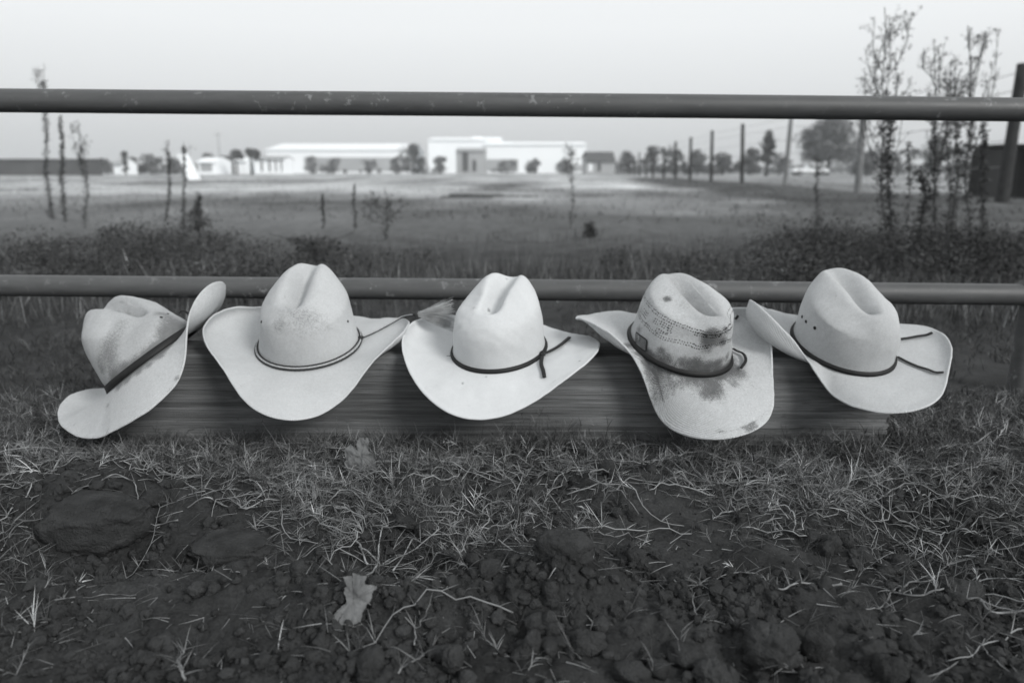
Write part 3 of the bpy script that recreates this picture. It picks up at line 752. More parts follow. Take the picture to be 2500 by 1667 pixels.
# upright seed stalks in front of the timber
def stalk(pts, label, fingers, tonev=.2, r=.0010, Y=None):
    P = np.array([at_y(x, y, Y[0]+(Y[1]-Y[0])*i/(len(pts)-1)) for i, (x, y) in enumerate(pts)]); P[0, 2] = hgt(P[0, 0], P[0, 1])
    S = spline(P, 24); m = MB(); m.tube(S, np.linspace(r, r*.6, 24), 6, tonev)
    for x, y in fingers:
        e = at_y(x, y, Y[1]-.004); m.tube(spline([S[-1], (S[-1]+e)/2+np.array([0, 0, .001]), e], 8), np.linspace(r*.8, r*.4, 8), 5, tonev)
    o = m.build('grass_stalk', M_grass, None, True, 'tone'); tag(o, label, 'grass stalk', 'seed stalks of grass in front of the timber')
stalk([(715, 1150), (690, 1105), (660, 1060), (640, 1030)], 'pale forked grass stalk in front of the timber under the second hat', [(618, 1020), (632, 1012), (642, 1008)], .15, .001, (1.33, 1.36))
stalk(A3([(1160, 270), (1110, 200), (1045, 80)]), 'three pronged pale grass stalk under the fifth hat, at the right end of the timber', A3([(965, 5), (1048, -5), (1078, 22)]), .17, .0011, (1.30, 1.36))
stalk(A3([(1095, 350), (1120, 230), (1150, 100)]), 'short pale grass stem leaning right beside the three pronged stalk', A3([(1150, 95)]), .2, .0013, (1.24, 1.27))
stalk([(1318, 1080), (1317, 1040), (1318, 1015)], 'small dark seed head stalk in front of the timber below the third hat', [(1304, 999), (1318, 995), (1328, 992)], .07, .001, (1.40, 1.415))
stalk([(1285, 1070), (1280, 1035), (1274, 1012)], 'dark thin grass tip close left of the small seed head', [(1272, 1006), (1277, 1006)], .06, .0012, (1.40, 1.415))

# ---- dry leaves
def leaf(outline, label, tilt, seed, tonev, curl=.006, Z0=.012, fold=0.0):
    pts = np.array(outline, float); c = pts.mean(0)
    P0 = at_z(c[0], pts[:, 1].max(), .0)
    for _ in range(4): P0 = at_z(c[0], pts[:, 1].max(), float(hgt(P0[0], P0[1])))
    Yb = P0[1]
    th = np.linspace(0, 1, len(pts)+1)
    pc = np.vstack([pts, pts[:1]]); O = []
    for i in range(len(pts)):
        for f in np.linspace(0, 1, 9, endpoint=False): O.append(pc[i]*(1-f)+pc[i+1]*f)
    O = np.array(O); O += fbm(O[:, 0]*.12+seed, O[:, 1]*.12, 3)[:, None]*np.array([6, 5])
    rings = []; NR = 16
    for r in np.linspace(1, 0.02, NR): rings.append(c+(O-c)*r)
    Q = np.array(rings)                        # NR, n, 2
    dy = (pts[:, 1].max()-Q[..., 1])
    dir_ = ray(c[0], c[1]); sc = np.linalg.norm(P0-CAM)/F
    X = (Q[..., 0]-c[0])*sc; H_ = dy*sc
    nz = fbm(X*40+seed, H_*40, 4)*2
    V = np.stack([P0[0]+X, Yb+H_*math.cos(tilt)*1.0+nz*curl, H_*math.sin(tilt)+.004-nz*curl*.4], -1)
    vein = np.abs(np.sin(np.arctan2(X, H_+.0001)*5))
    V[..., 1] += .0016*(1-vein)+fold*np.abs(X/.03)**1.5*.01
    V[..., 2] += float(hgt(P0[0], Yb))
    n = O.shape[0]; A = V.reshape(-1, 3); B = A+np.array([0, .0006, -.0003])
    f = ring_faces(NR, n); g = f[:, ::-1]+len(A)
    i = np.arange(n); rim = np.stack([i, (i+1) % n, (i+1) % n+len(A), i+len(A)], -1)
    tn = np.tile((tonev*(1+.25*nz-.22*np.exp(-(vein/.12)**2))).ravel(), 2)
    return mesh('dry_leaf', np.vstack([A, B]), [f, g, rim], M_leaf, None, True, {'tone': tn})
M_leaf = attr_mat('dry_leaf', 1.0, 'tone', .75, 120, .25, .8, 300, .002)
o = leaf(A2([(60, 965), (140, 950), (205, 960), (195, 1005), (275, 1020), (245, 1080), (215, 1130), (195, 1220), (120, 1262), (60, 1252), (8, 1215), (60, 1160), (105, 1110), (80, 1060), (95, 1010)]), '', .75, 3, .125, .004)
tag(o, 'pale curled dry leaf with a ragged edge lying on the bare soil', 'leaf', 'dry leaves on the ground')
o = leaf(A2([(100, 175), (125, 118), (172, 155), (178, 78), (245, 85), (240, 150), (255, 172), (275, 168), (300, 272), (270, 300), (220, 302), (150, 292), (98, 245)]), '', 1.15, 9, .11, .007, fold=.6)
tag(o, 'crumpled lobed dry leaf standing in the grass below the second hat', 'leaf', 'dry leaves on the ground')
# ------------------------------------------------------------------ timber
def timber():
    x0, x1 = -.825, .775; zt = .178
    nx, nz, ny = 900, 70, 40
    xs = np.linspace(x0, x1, nx)
    # closed section: front (bottom to top), top (front to back), back, bottom
    sec = []
    r = .006
    for z in np.linspace(-.01, zt-r, nz): sec.append((BY0, z, 0))
    for a in np.linspace(0, np.pi/2, 6)[1:]: sec.append((BY0+r-r*math.cos(a), zt-r+r*math.sin(a), 0))
    for y in np.linspace(BY0+r, BY1-r, ny)[1:]: sec.append((y, zt, 1))
    for a in np.linspace(0, np.pi/2, 6)[1:]: sec.append((BY1-r+r*math.sin(a), zt-r+r*math.cos(a), 1))
    for z in np.linspace(zt-r, -.01, 20)[1:]: sec.append((BY1, z, 2))
    sec = np.array(sec); n = len(sec)
    S = np.cumsum(np.concatenate([[0], np.hypot(np.diff(sec[:, 0]), np.diff(sec[:, 1]))]))
    X, Sg = np.meshgrid(xs, S, indexing='ij')
    g = fbm(X*1.4+fbm(X*2, Sg*5, 2)*.4, Sg*220+fbm(X*1.2, Sg*8, 2)*4.2, 3, .6)
    crack = np.clip(np.abs(fbm(X*.8+5, Sg*60+fbm(X*1.0, Sg*6, 2)*3, 2))-.012, -.02, 0)/.012
    rot_ = sm(X, .52, .77)*(.6+fbm(X*9, Sg*30, 3)*1.5)
    d = g*.0012+crack*.0012+rot_*(-.006+fbm(X*12, Sg*45, 3)*.02)
    C = np.array([(BY0+BY1)/2, .084])
    D = sec[:, :2]-C; D = D/np.abs(D).max(1, keepdims=True); 
    nrm = np.zeros((n, 2)); t = np.gradient(sec[:, :2], axis=0); nrm[:, 0] = -t[:, 1]; nrm[:, 1] = t[:, 0]; nrm /= np.linalg.norm(nrm, axis=1, keepdims=True)
    Y = sec[None, :, 0]+nrm[None, :, 0]*d; Z = sec[None, :, 1]+nrm[None, :, 1]*d
    slope = -.0045*X
    XX = X+np.where(np.arange(nx)[:, None] == nx-1, -.004, 0)+sm(X, .70, .775)*fbm(Y*30, Z*30, 3)*.03
    V = np.stack([XX, Y, Z+slope], -1)
    tv = .145*(1+.50*g+.35*fbm(X*3, Sg*9, 3))*(1+.25*crack)
    tv = tv*(1-.35*rot_.clip(0, 1))
    i = np.arange(nx-1)[:, None]*n; j = np.arange(n-1)[None]
    q = np.stack([i+j, i+n+j, i+n+j+1, i+j+1], -1).reshape(-1, 4)
    bot = np.stack([np.arange(nx-1)*n+n-1, np.arange(1, nx)*n+n-1, np.arange(1, nx)*n, np.arange(nx-1)*n], -1)
    capA = np.arange(n)[None]; capB = ((nx-1)*n+np.arange(n))[None, ::-1]
    m = NT('old_timber'); o = m.obj(); a = m.attr('tone').outputs['Fac']
    st = m.noise(m.scale(o, (5, 150, 210)), 1.8, 6, .65); lo = m.noise(m.scale(o, (3, 10, 12)), 1.0, 4, .6)
    m.grey(m.math('MULTIPLY', m.math('MULTIPLY', m.map(st, .3, .7, .62, 1.36), m.map(lo, .3, .7, .75, 1.2)), a)); m.rough(.9)
    m.b.inputs['Specular IOR Level'].default_value = .15
    m.bump(m.math('ADD', st, m.math('MULTIPLY', m.noise(o, 300, 3, .6), .3)), .7, .003)
    ob = mesh('timber', V.reshape(-1, 3), [q, bot, capA, capB], m.m, None, True, {'tone': tv.ravel()})
    tag(ob, 'weathered square timber lying on the ground under the row of hats', 'timber')
timber()

# ------------------------------------------------------------------ pipe fence
def pipe_mat():
    m = NT('painted_pipe'); o = m.obj()
    a = m.noise(m.scale(o, (1, 6, 6)), 9, 6, .7); b = m.noise(m.scale(o, (1.0, 1, 1)), 34, 5, .75); c = m.noise(m.scale(o, (.6, 3, 3)), 2.2, 4, .6)
    ch = m.map(b, .585, .65, 0, 1)
    patch_ = m.math('MULTIPLY', ch, m.map(c, .42, .6, .12, 1))
    base = m.math('MULTIPLY', m.map(a, .3, .7, .80, 1.2), .078)
    m.grey(m.math('ADD', base, m.math('MULTIPLY', patch_, .14))); m.rough(m.map(a, .3, .7, .42, .62))
    m.b.inputs['Specular IOR Level'].default_value = .4
    m.bump(m.math('ADD', b, m.math('MULTIPLY', a, .5)), .25, .001)
    return m.m
M_pipe = pipe_mat()
fen = empty('pipe_fence', (0, 1.8, 0)); tag(fen, 'grey painted pipe fence with two round rails right behind the hats', 'fence')
XP = at_y(2494, 860, 1.81)[0]
def rail(z0, z1, x0, x1, r=.0262):
    n = 240; x = np.linspace(x0, x1, n); z = z0+(z1-z0)*(x+1.245)/2.49
    m = MB(); P = np.column_stack([x, np.full(n, 0.0)+fbm(x*.7, x*0, 2)*.003, z+fbm(x*.9+4, x*0, 2)*.003]); m.tube(P, r, 40); return m
rail(.7015, .6820, -2.6, 2.6, .0268).build('rail', M_pipe, fen)
rail(.2680, .2480, -2.6, XP+.015, .0262).build('rail', M_pipe, fen)
for x in (XP,):
    m = MB(); m.tube(np.array([[x, 0, z] for z in np.linspace(-.1, .72, 12)]), .0262, 28); m.build('post', M_pipe, fen)
    m = MB(); u = np.linspace(0, np.pi, 8)
    m.tube(np.array([[x-.030, 0, .2515], [x-.024, 0, .2515]]), .0295, 28); m.build('weld', M_pipe, fen)
m = MB(); m.tube(np.array([[-2.1, 0, z] for z in np.linspace(-.1, .72, 12)]), .0262, 28); m.build('post', M_pipe, fen)

# ------------------------------------------------------------------ wire fence far right
M_post = simple('weathered_post', .035, .9, 8, .35, .6, 30, .02)
M_postl = simple('pale_post', .19, .9, 8, .3, .6, 30, .02)
M_wire = simple('fence_wire', .22, .6)
wf = empty('wire_fence', (8.1, 12, 0)); wf.location = (0, 0, 0); tag(wf, 'wire fence on tall posts running away along the right side of the field', 'fence')
posts = [(2306, 13.2, 2.30, .10, 2350), (1972, 19.8, 2.2, .085, 1985), (1802, 27.5, 2.55, .075, 1818), (1704, 35, 2.62, .07, 1706), (1633, 42.8, 2.78, .075, 1636), (1584, 50.5, 2.75, .08, 1587), (1551, 58, 2.78, .085, 1552), (1524, 66, 2.6, .08, 1525), (1499, 74, 2.7, .08, 1499), (1483, 82, 2.5, .07, 1484), (1468, 91, 2.8, .08, 1468), (1456, 100, 2.6, .08, 1456), (1446, 109, 2.6, .08, 1446), (1437, 119, 2.6, .08, 1437), (1429, 129, 2.6, .08, 1429), (1422, 140, 2.6, .08, 1422), (1415, 152, 2.6, .08, 1415)]
tops = []
for k, (px, Y, h, r, ptx) in enumerate(posts):
    xb = at_y(px*1.06293, 430*1.063, Y)[0]; zb = float(hgt(xb, Y))-.3
    py_t = proj(np.array([xb, Y, h]))[1]; xt = at_y(ptx*1.06293, py_t, Y)[0]
    m = MB(); P = np.array([[xb+(xt-xb)*t, Y, zb+(h+.3)*t] for t in np.linspace(0, 1, 10)])
    r *= 1.25 if k > 2 else 1.0; m.tube(P, np.linspace(r*1.08, r*.92, 10)*(1+rng.normal(0, .03, 10)), 12); ob = m.build('post', M_postl if k in (1, 2) else M_post, wf)
    tops.append(P)
for f in (.35, .52, .68, .84, .95):
    m = MB(); Pw = []
    for a, b in zip(tops[:-1], tops[1:]):
        A_ = a[0]+(a[-1]-a[0])*f; B_ = b[0]+(b[-1]-b[0])*f
        for t in np.linspace(0, 1, 8, endpoint=False): Pw.append(A_*(1-t)+B_*t-np.array([.0, 0, .12*t*(1-t)]))
    m.tube(np.array(Pw), .006, 4); m.build('wire', M_wire, wf)

# dark feed bin standing by the fence at the right edge
M_bin = simple('dark_metal', .02, .5, 3, .3, .3, 20, .01)
M_pale = simple('pale_metal', .30, .5, 3, .2)
bY = 16.5
bx0 = at_y(2296*1.06293, 420*1.063, bY)[0]; zt_ = at_y(2400, 337*1.063, bY)[2]; zb_ = at_y(2400, 474*1.063, bY)[2]
fb = empty('feed_bin', (bx0+1.1, bY+.6, 0)); tag(fb, 'large dark metal bin standing on a pale base at the right edge of the field', 'bin')
m = MB(); m.box((0, 0, (zt_+zb_)/2), (2.2, 1.2, zt_-zb_), 0, .06)
for sx in (-.75, -.25, .25, .75): m.box((sx, -.615, (zt_+zb_)/2), (.05, .03, (zt_-zb_)*.9), 0, .01)
m.build('bin_body', M_bin, fb)
m = MB(); m.box((0, 0, zt_+.025), (2.3, 1.3, .06), 0, .02); m.build('lid', M_bin, fb)
m = MB(); m.box((-.1, -.1, zb_-.10), (2.7, 1.6, .16), 0, .03); m.build('base', M_pale, fb)

# ------------------------------------------------------------------ far buildings
M_white = simple('white_wall', .96, .8, .05, .04)
M_roofw = simple('white_roof', .96, .6, .05, .03)
M_greyw = simple('grey_wall', .38, .8, .1, .15)
M_dark = simple('dark_board', .075, .9, .3, .3)
M_glass = simple('window_dark', .06, .3)
M_leafd = attr_mat('tree_leaves', 1.0, 'tone', .8, 2, .2)
M_bark = simple('bark', .07, .95, 8, .3)
def X_at(dx, Y): return at_y(dx*1.06293, 394*1.063, Y)[0]
def Z_at(dy, Y): return at_y(1250, dy*1.06293, Y)[2]
def building(name, label, x0, x1, ytop, Y, depth, wall, roof, roof_rise=.0, win=(), cat='building', ybase=396, vents=(), doors=(), group=None):
    a, b = X_at(x0, Y), X_at(x1, Y); H_ = Z_at(ytop, Y); w = b-a
    r = empty(name, ((a+b)/2, Y, 0)); tag(r, label, cat, group)
    hw = H_*(1-roof_rise)
    m = MB(); m.box((0, depth/2, hw/2-.2), (w, depth, hw+.4)); m.build('wall', wall, r, False)
    ov = w*.012
    if roof_rise > 0:
        V = np.array([[-w/2-ov, -.6, hw-.1], [w/2+ov, -.6, hw-.1], [w/2+ov, depth*.5, H_], [-w/2-ov, depth*.5, H_], [w/2+ov, depth+.6, hw-.1], [-w/2-ov, depth+.6, hw-.1]])
        V2 = V+np.array([0, 0, .25])
        f4 = np.array([[0, 1, 2, 3], [3, 2, 4, 5]]); F4 = np.vstack([f4[:, ::-1], f4+6, [[0, 1, 7, 6][::1]], [[5, 4, 10, 11][::-1]], [[1, 2, 8, 7]], [[2, 4, 10, 8]], [[3, 0, 6, 9]], [[5, 3, 9, 11]]])
        m = MB(); m.add(np.vstack([V, V2]), F4)
        G_ = np.array([[-w/2, .0, hw], [-w/2, depth, hw], [-w/2, depth/2, H_], [w/2, 0, hw], [w/2, depth, hw], [w/2, depth/2, H_]])
        ro = m.build('roof', roof, r, False)
        for gg in (0, 3): m = MB(); m.add(G_[gg:gg+3], [np.array([[0, 1, 2]])]); m.build('gable', wall, r, False)
    else:
        m = MB(); m.box((0, depth/2, hw+.12), (w+ov, depth+ov, .24)); ro = m.build('roof', roof, r, False)
    for vx, vw, vh in vents:
        m = MB(); m.box((X_at(vx, Y)-(a+b)/2, depth*.3, hw+vh/2+.2), (vw, 3, vh), 0, .1); m.build('roof_vent', roof, ro, False)
    for wx0, wx1, wy0, wy1, mt in win:
        xa, xb = X_at(wx0, Y)-(a+b)/2, X_at(wx1, Y)-(a+b)/2; za, zb = max(Z_at(wy1, Y), 0.1), Z_at(wy0, Y)
        m = MB(); m.box(((xa+xb)/2, -.03, (za+zb)/2), (xb-xa, .12, zb-za), 0, .02); m.build('window' if mt is M_glass else 'door', mt, r, False)
    return r
building('warehouse', 'long low white warehouse, left of the two in the distance', 615, 940, 327, 250, 40, M_white, M_roofw, .25, [(700, 940, 362, 394, M_greyw), (640, 655, 372, 394, M_glass)], vents=[(690, 3, 1.2), (812, 3, 1.0), (893, 4, 1.8)])  # wide grey strip is shade on the lower wall, painted as a panel
building('warehouse', 'taller white warehouse, right of the two in the distance', 985, 1150, 312, 262, 40, M_white, M_roofw, .12, [], vents=[(1095, 4, 1.4), (1130, 5, 1.2)])
building('warehouse', 'white warehouse annex joined in front of the tall one on its right', 1117, 1345, 324, 256, 30, M_white, M_roofw, .12, [(1118, 1190, 366, 394, M_greyw), (1215, 1235, 376, 394, M_glass), (1275, 1345, 378, 394, M_greyw)], vents=[(1160, 4, 1.0)])
building('barn', 'grey barn in front of the right white warehouse', 1048, 1114, 340, 215, 14, M_greyw, M_greyw, .12, [(1062, 1076, 350, 394, M_glass), (1085, 1094, 368, 394, M_glass)])
building('shed', 'small white shed with a dark opening, right of the leaning white panel', 456, 498, 364, 150, 8, M_white, M_roofw, .25, [(462, 488, 374, 394, M_greyw)])
building('open_shed', 'low white open sided shed behind the pair of small trees', 520, 568, 363, 170, 7, M_white, M_roofw, .2, [(531, 540, 368, 394, M_greyw)])
building('open_shed', 'low white stable row with dark gaps, just left of the long warehouse', 585, 655, 360, 172, 7, M_white, M_greyw, .15, [(600, 604, 366, 394, M_glass), (618, 622, 366, 394, M_glass), (633, 636, 366, 394, M_glass), (646, 649, 366, 394, M_glass)])
building('shed', 'dark narrow shed between the white shed and the small trees', 500, 520, 360, 160, 5, M_dark, M_dark, .1)
building('shed', 'small pale shed at the far left among the shrubs', 262, 285, 366, 140, 5, M_white, M_greyw, .3)
building('cottage', 'low dark roofed cottage left of the receding posts', 1345, 1412, 350, 190, 9, M_greyw, M_dark, .42, [(1352, 1360, 376, 394, M_white), (1372, 1380, 374, 394, M_glass)])
building('board_wall', 'long dark board wall at the far left of the field', -260, 232, 369, 112, .5, M_dark, M_dark, 0, cat='wall')
building('shed', 'small low shed behind the pickup on the right', 2000, 2060, 352, 130, 8, M_greyw, M_dark, .3)
# leaning white panel
pY = 52
xa, xb = X_at(420, pY), X_at(447, pY)
m = MB(); H_ = Z_at(354, pY); 
V = []
for z, xo, w in ((-.1, .36, .72), (H_*.5, 0, .72), (H_, -.40, .66)):
    for y in (0, .25): V += [[xo-w/2, y, z], [xo+w/2, y, z]]
V = np.array(V); q = []
for k in (0, 4): q += [[k, k+1, k+5, k+4], [k+2, k+6, k+7, k+3], [k, k+4, k+6, k+2], [k+1, k+3, k+7, k+5]]
q += [[0, 2, 3, 1], [8, 9, 11, 10]]
m.add(V, np.array(q)); ob = m.build('leaning_panel', M_white, None, False); ob.location = ((xa+xb)/2, pY, 0)
tag(ob, 'bright white slab leaning to the left in the field, left of centre', 'panel')
# utility pole
def pole(dx, ytop, Y, label):
    x = X_at(dx, Y); H_ = Z_at(ytop, Y); r = empty('utility_pole', (x, Y, 0)); tag(r, label, 'pole', 'thin poles on the horizon')
    m = MB(); m.tube(np.array([[0, 0, z] for z in np.linspace(-.3, H_, 5)]), np.linspace(.16, .11, 5)*Y/160, 10); m.build('pole', M_greyw, r)
    m = MB(); m.box((0, -.15, H_*.94), (1.8, .12, .12), 0, .02); m.build('crossarm', M_greyw, r)
pole(508, 304, 180, 'thin tall pole left of the long white warehouse')
pole(1108, 310, 300, 'thin pole standing over the tall white warehouse roof')

# white pickup
def pickup():
    Y = 112; x0, x1 = X_at(1816, Y), X_at(1898, Y); Lx = x1-x0
    r = empty('pickup_truck', ((x0+x1)/2, Y, 0)); tag(r, 'white pickup parked side on in front of the big round tree', 'pickup truck')
    M_car = simple('white_paint', .93, .35, 1, .03); M_tyre = simple('tyre', .03, .8)
    h = Lx/2
    prof = [(-h, .55), (-h, 1.02), (-h*.28, 1.06), (-h*.18, 1.06), (h*.40, 1.06), (h*.96, .98), (h, .85), (h, .5)]
    def extr(pr, y0, y1, nm, mt, par):
        n = len(pr); V = np.array([[a, y, b] for y in (y0, y1) for a, b in pr]); i = np.arange(n)
        q = np.stack([i, i+n, (i+1) % n+n, (i+1) % n], -1); m = MB(); m.add(V, [q, i[None], (i[::-1]+n)[None]]); return m.build(nm, mt, par, False)
    body = extr(prof, -.95, .95, 'body', M_car, r)
    extr([(-h*.20, 1.05), (-h*.14, 1.55), (h*.18, 1.55), (h*.42, 1.05)], -.82, .82, 'cab', M_car, r)
    extr([(-h*.15, 1.12), (-h*.11, 1.48), (h*.15, 1.48), (h*.33, 1.12)], -.84, .84, 'window', M_glass, r)
    for sx in (-h*.62, h*.64):
        for sy in (-.88, .88):
            m = MB(); m.tube(np.array([[sx, sy-.12, .38], [sx, sy+.12, .38]]), .38, 20); w = m.build('wheel', M_tyre, r)
            m = MB(); m.tube(np.array([[sx, sy-.13, .38], [sx, sy+.13, .38]]), .2, 14); m.build('rim', M_pale, w)
    for sx, nm in ((-h, 'taillight'), (h, 'headlight')):
        for sy in (-.75, .75):
            m = MB(); m.box((sx, sy, .85), (.06, .2, .14), 0, .01); m.build(nm, M_pale, r, False)
pickup()

# ------------------------------------------------------------------ distant trees
def tree(dx, w, ytop, ybot, Y, label, nclump=26, size=.22, tn=.09, shape='round', group='trees and shrubs along the horizon', name='tree', nl=90):
    x = X_at(dx, Y); px = Y/1700.0; W_ = w*px/2; H_ = Z_at(ytop, Y); zb = max(Z_at(ybot, Y), .1)
    r = empty(name, (x, Y, 0)); tag(r, label, 'shrub' if 'shrub' in name else 'tree', group)
    m = MB(); m.tube(np.array([[0, 0, -.2], [.05*W_, 0, zb+.2*(H_-zb)], [0, 0, zb+(H_-zb)*.75]]), np.array([.07, .05, .02])*H_*.7, 8)
    for k in range(6):
        a = rng.uniform(0, 6.28); z0 = zb+(H_-zb)*rng.uniform(.05, .5)
        m.tube(np.array([[0, 0, z0], [math.cos(a)*W_*.35, math.sin(a)*W_*.35, z0+(H_-z0)*.35], [math.cos(a)*W_*.7, math.sin(a)*W_*.7, z0+(H_-z0)*.55]]), np.array([.03, .02, .008])*H_*.7, 6)
    m.build('trunk', M_bark, r)
    m = MB()
    for k in range(nclump):
        a = rng.uniform(0, 6.28); f = rng.random()
        if shape == 'cone': rr = W_*(1-f)**1.4*rng.uniform(.1, 1); 
        elif shape == 'palm': rr = W_*rng.uniform(.1, .8)
        elif name == 'shrub': f = f**1.5; rr = W_*rng.random()*(1-.55*f)*1.15
        else: rr = W_*math.sqrt(max(0, 1-(2*f-.85)**2*.75))*math.sqrt(rng.random())*.9
        z = zb+(H_-zb)*f
        cr = (W_*.28+.05*H_)*(.6 if shape == 'cone' else 1)*rng.uniform(.4, 1.35)
        leafcl(np.array([math.cos(a)*rr, math.sin(a)*rr, z]), np.array([cr, cr, cr*.75]), nl, size*rng.uniform(.7, 1.2), tn*math.exp(rng.normal(0, .25)), m, .8)
    m.build('crown', M_leafd, r, True, 'tone')
tree(1900, 128, 279, 372, 130, 'big round pale tree behind the white pickup', 70, .32, .17, nl=170)
tree(1760, 62, 293, 375, 95, 'small cone shaped tree right of the receding posts', 34, .22, .10, 'cone')
for a in [(545, 34, 346, 362, 150, 'left one of the two small umbrella shaped trees near the white sheds', .08), (577, 38, 344, 362, 150, 'right one of the two small umbrella shaped trees near the white sheds', .08)]:
    tree(a[0], a[1], a[2], a[3], a[4], a[5], 16, .35, a[6], 'palm')
tree(948, 60, 336, 392, 205, 'dark bushy tree between the two white warehouses', 30, .4, .07)
for k, (dx, w, yt, Y, tn, lab) in enumerate([
    (482, 40, 355, 165, .10, 'low flat topped tree above the small white shed'),
    (305, 50, 364, 150, .11, 'grey shrub mass right of the dark board wall'),
    (350, 70, 361, 152, .10, 'widest grey shrub behind the left field'),
    (398, 44, 360, 158, .12, 'shrub just left of the leaning white panel'),
    (245, 36, 366, 148, .11, 'small shrub at the end of the dark board wall'),
    (289, 12, 350, 135, .10, 'thin little tree above the far left shrubs'),
    (765, 50, 366, 200, .13, 'low shrub in front of the long warehouse, left part'),
    (720, 44, 362, 205, .11, 'dark low shrub at the left foot of the long warehouse'),
    (850, 50, 368, 205, .13, 'low shrub in front of the middle of the long warehouse'),
    (908, 34, 364, 205, .11, 'dark shrub near the right end of the long warehouse'),
    (1010, 46, 364, 205, .12, 'shrub beside the grey barn on its left'),
    (1165, 60, 370, 220, .14, 'low shrub in front of the white annex'),
    (1225, 34, 366, 220, .10, 'dark little shrub before the right end of the annex'),
    (1300, 60, 368, 215, .12, 'shrub left of the dark roofed cottage'),
    (1445, 60, 352, 150, .10, 'shrub behind the most distant fence posts'),
    (1500, 70, 340, 140, .10, 'tall hedge tree behind the distant fence posts'),
    (1545, 60, 344, 138, .11, 'hedge tree left of the middle fence posts'),
    (1600, 66, 350, 130, .11, 'hedge tree between the middle fence posts'),
    (1660, 70, 352, 128, .11, 'hedge tree right of the middle fence posts'),
    (1720, 60, 346, 125, .11, 'bushy tree left of the cone shaped tree'),
    (1790, 60, 356, 120, .12, 'low tree right of the cone shaped tree'),
    (1990, 80, 350, 100, .11, 'low dark tree right of the big round tree'),
    (2060, 80, 342, 95, .10, 'dark tree behind the tall weeds on the right'),
    (2135, 90, 322, 90, .10, 'taller dark tree behind the right weed cluster'),
    (2200, 90, 345, 88, .10, 'tree mass right of the weed cluster'),
    (2275, 100, 348, 80, .09, 'dark tree behind the feed bin'),
    (2375, 120, 330, 75, .08, 'dark tree at the right edge behind the leaning post')]):
    tree(dx, w, yt, 394, Y, lab, int(rng.integers(12, 24)), .34 if Y > 120 else .2, tn*1.25, name='shrub' if w < 75 and Y > 120 else 'tree', nl=80)
# low hedge closing the horizon
m = MB()
for k in range(260):
    dx = rng.uniform(-300, 2700); Y = 300+rng.uniform(-20, 20); x = X_at(dx, Y)
    leafcl(np.array([x, Y, 1.2]), np.array([5, 3, rng.uniform(1.2, 3.2)]), 70, .9, .13, m, .9)
ob = m.build('hedge', M_leafd, None, True, 'tone'); tag(ob, 'far off line of hedge closing the horizon behind the buildings', 'hedge', kind='stuff')

# ------------------------------------------------------------------ tall weeds
M_weed = attr_mat('weed_leaves', 1.0, 'tone', .75, 20, .2)
def tall_weed(dx, ybase, ytop, label, head=1.0, w=.10, Y=None, dens=1.0, tn=.05, lean=0.0, bare=.0, nbr=9, dxb=None):
    """stalk with whorls of small leaves and a branched seed head"""
    if Y is None: Y = .54*1700/max(ybase-394, 20)
    if dxb is None: dxb = dx+(12 if dx < 300 else 0)
    x = at_y(dxb*1.06293, ybase*1.063, Y)[0]; H_ = Z_at(ytop, Y); xt = at_y(dx*1.06293, ytop*1.063, Y)[0]
    r = empty('tall_weed', (x, Y, 0)); tag(r, label, 'weed', 'tall weeds behind the pipe fence')
    t = np.linspace(0, 1, 30); wob = fbm(t*3+dx, t*0, 2)*.05*np.sin(np.pi*t)
    S = np.column_stack([wob+(xt-x)*t, fbm(t*3+dx+9, t*0, 2)*.05, t*H_])
    ms = MB(); ms.tube(S, np.linspace(.0055, .0022, 30), 6, tn); ml = MB()
    s0 = 1-head*.42
    k = int((430 if dx < 1000 else 300)*dens)
    f = rng.uniform(bare, s0+.05, k)**.9
    for fi in f:
        i0 = min(28, int(fi*29)); p0 = S[i0]+(S[i0+1]-S[i0])*(fi*29-i0); a = rng.uniform(0, 6.28); L_ = w*rng.uniform(.1, .6)*(1-.35*fi)
        e = p0+np.array([math.cos(a)*L_, math.sin(a)*L_, L_*rng.uniform(.2, 1.1)])
        leafcl((p0+e)/2+(e-p0)*.2, np.array([L_*.4, L_*.4, L_*.4]), 4, .013*rng.uniform(.5, 1.3), tn*rng.uniform(.7, 1.5), ml)
    for b in range(int(nbr*head)):
        f0 = s0+rng.uniform(-.45, .35)*(1-s0)/.42; f0 = min(max(f0, .3), .93)
        p0 = S[int(f0*29)]; a = rng.uniform(0, 6.28); Lb = (1-f0)*H_*rng.uniform(.30, 1.0); out = w*rng.uniform(.25, 1.5)*head*(.5+.5*(1-f0)/max(1-s0, .05))
        cv = rng.uniform(-.03, .03, 2); Pb = np.array([p0+np.array([math.cos(a)*out*(t_**.7)+cv[0]*math.sin(t_*4), math.sin(a)*out*(t_**.7)+cv[1]*math.sin(t_*4), Lb*t_]) for t_ in np.linspace(0, 1, 9)])
        ms.tube(Pb, np.linspace(.0026, .0012, 9), 5, tn)
        for j in range(3, 9):
            for _ in range(int(rng.integers(1, 5))):
                c_ = Pb[j]+rng.normal(0, .024, 3); leafcl(c_, np.array([.014, .014, .018]), int(rng.integers(5, 11)), .0088, tn, ml)
                ms.tube(np.array([Pb[j-1], (Pb[j-1]+c_)/2+rng.normal(0, .002, 3), c_]), .0009, 4, tn)
    ms.build('stem', M_weed, r, True, 'tone'); ml.build('leaves', M_weed, r, True, 'tone')
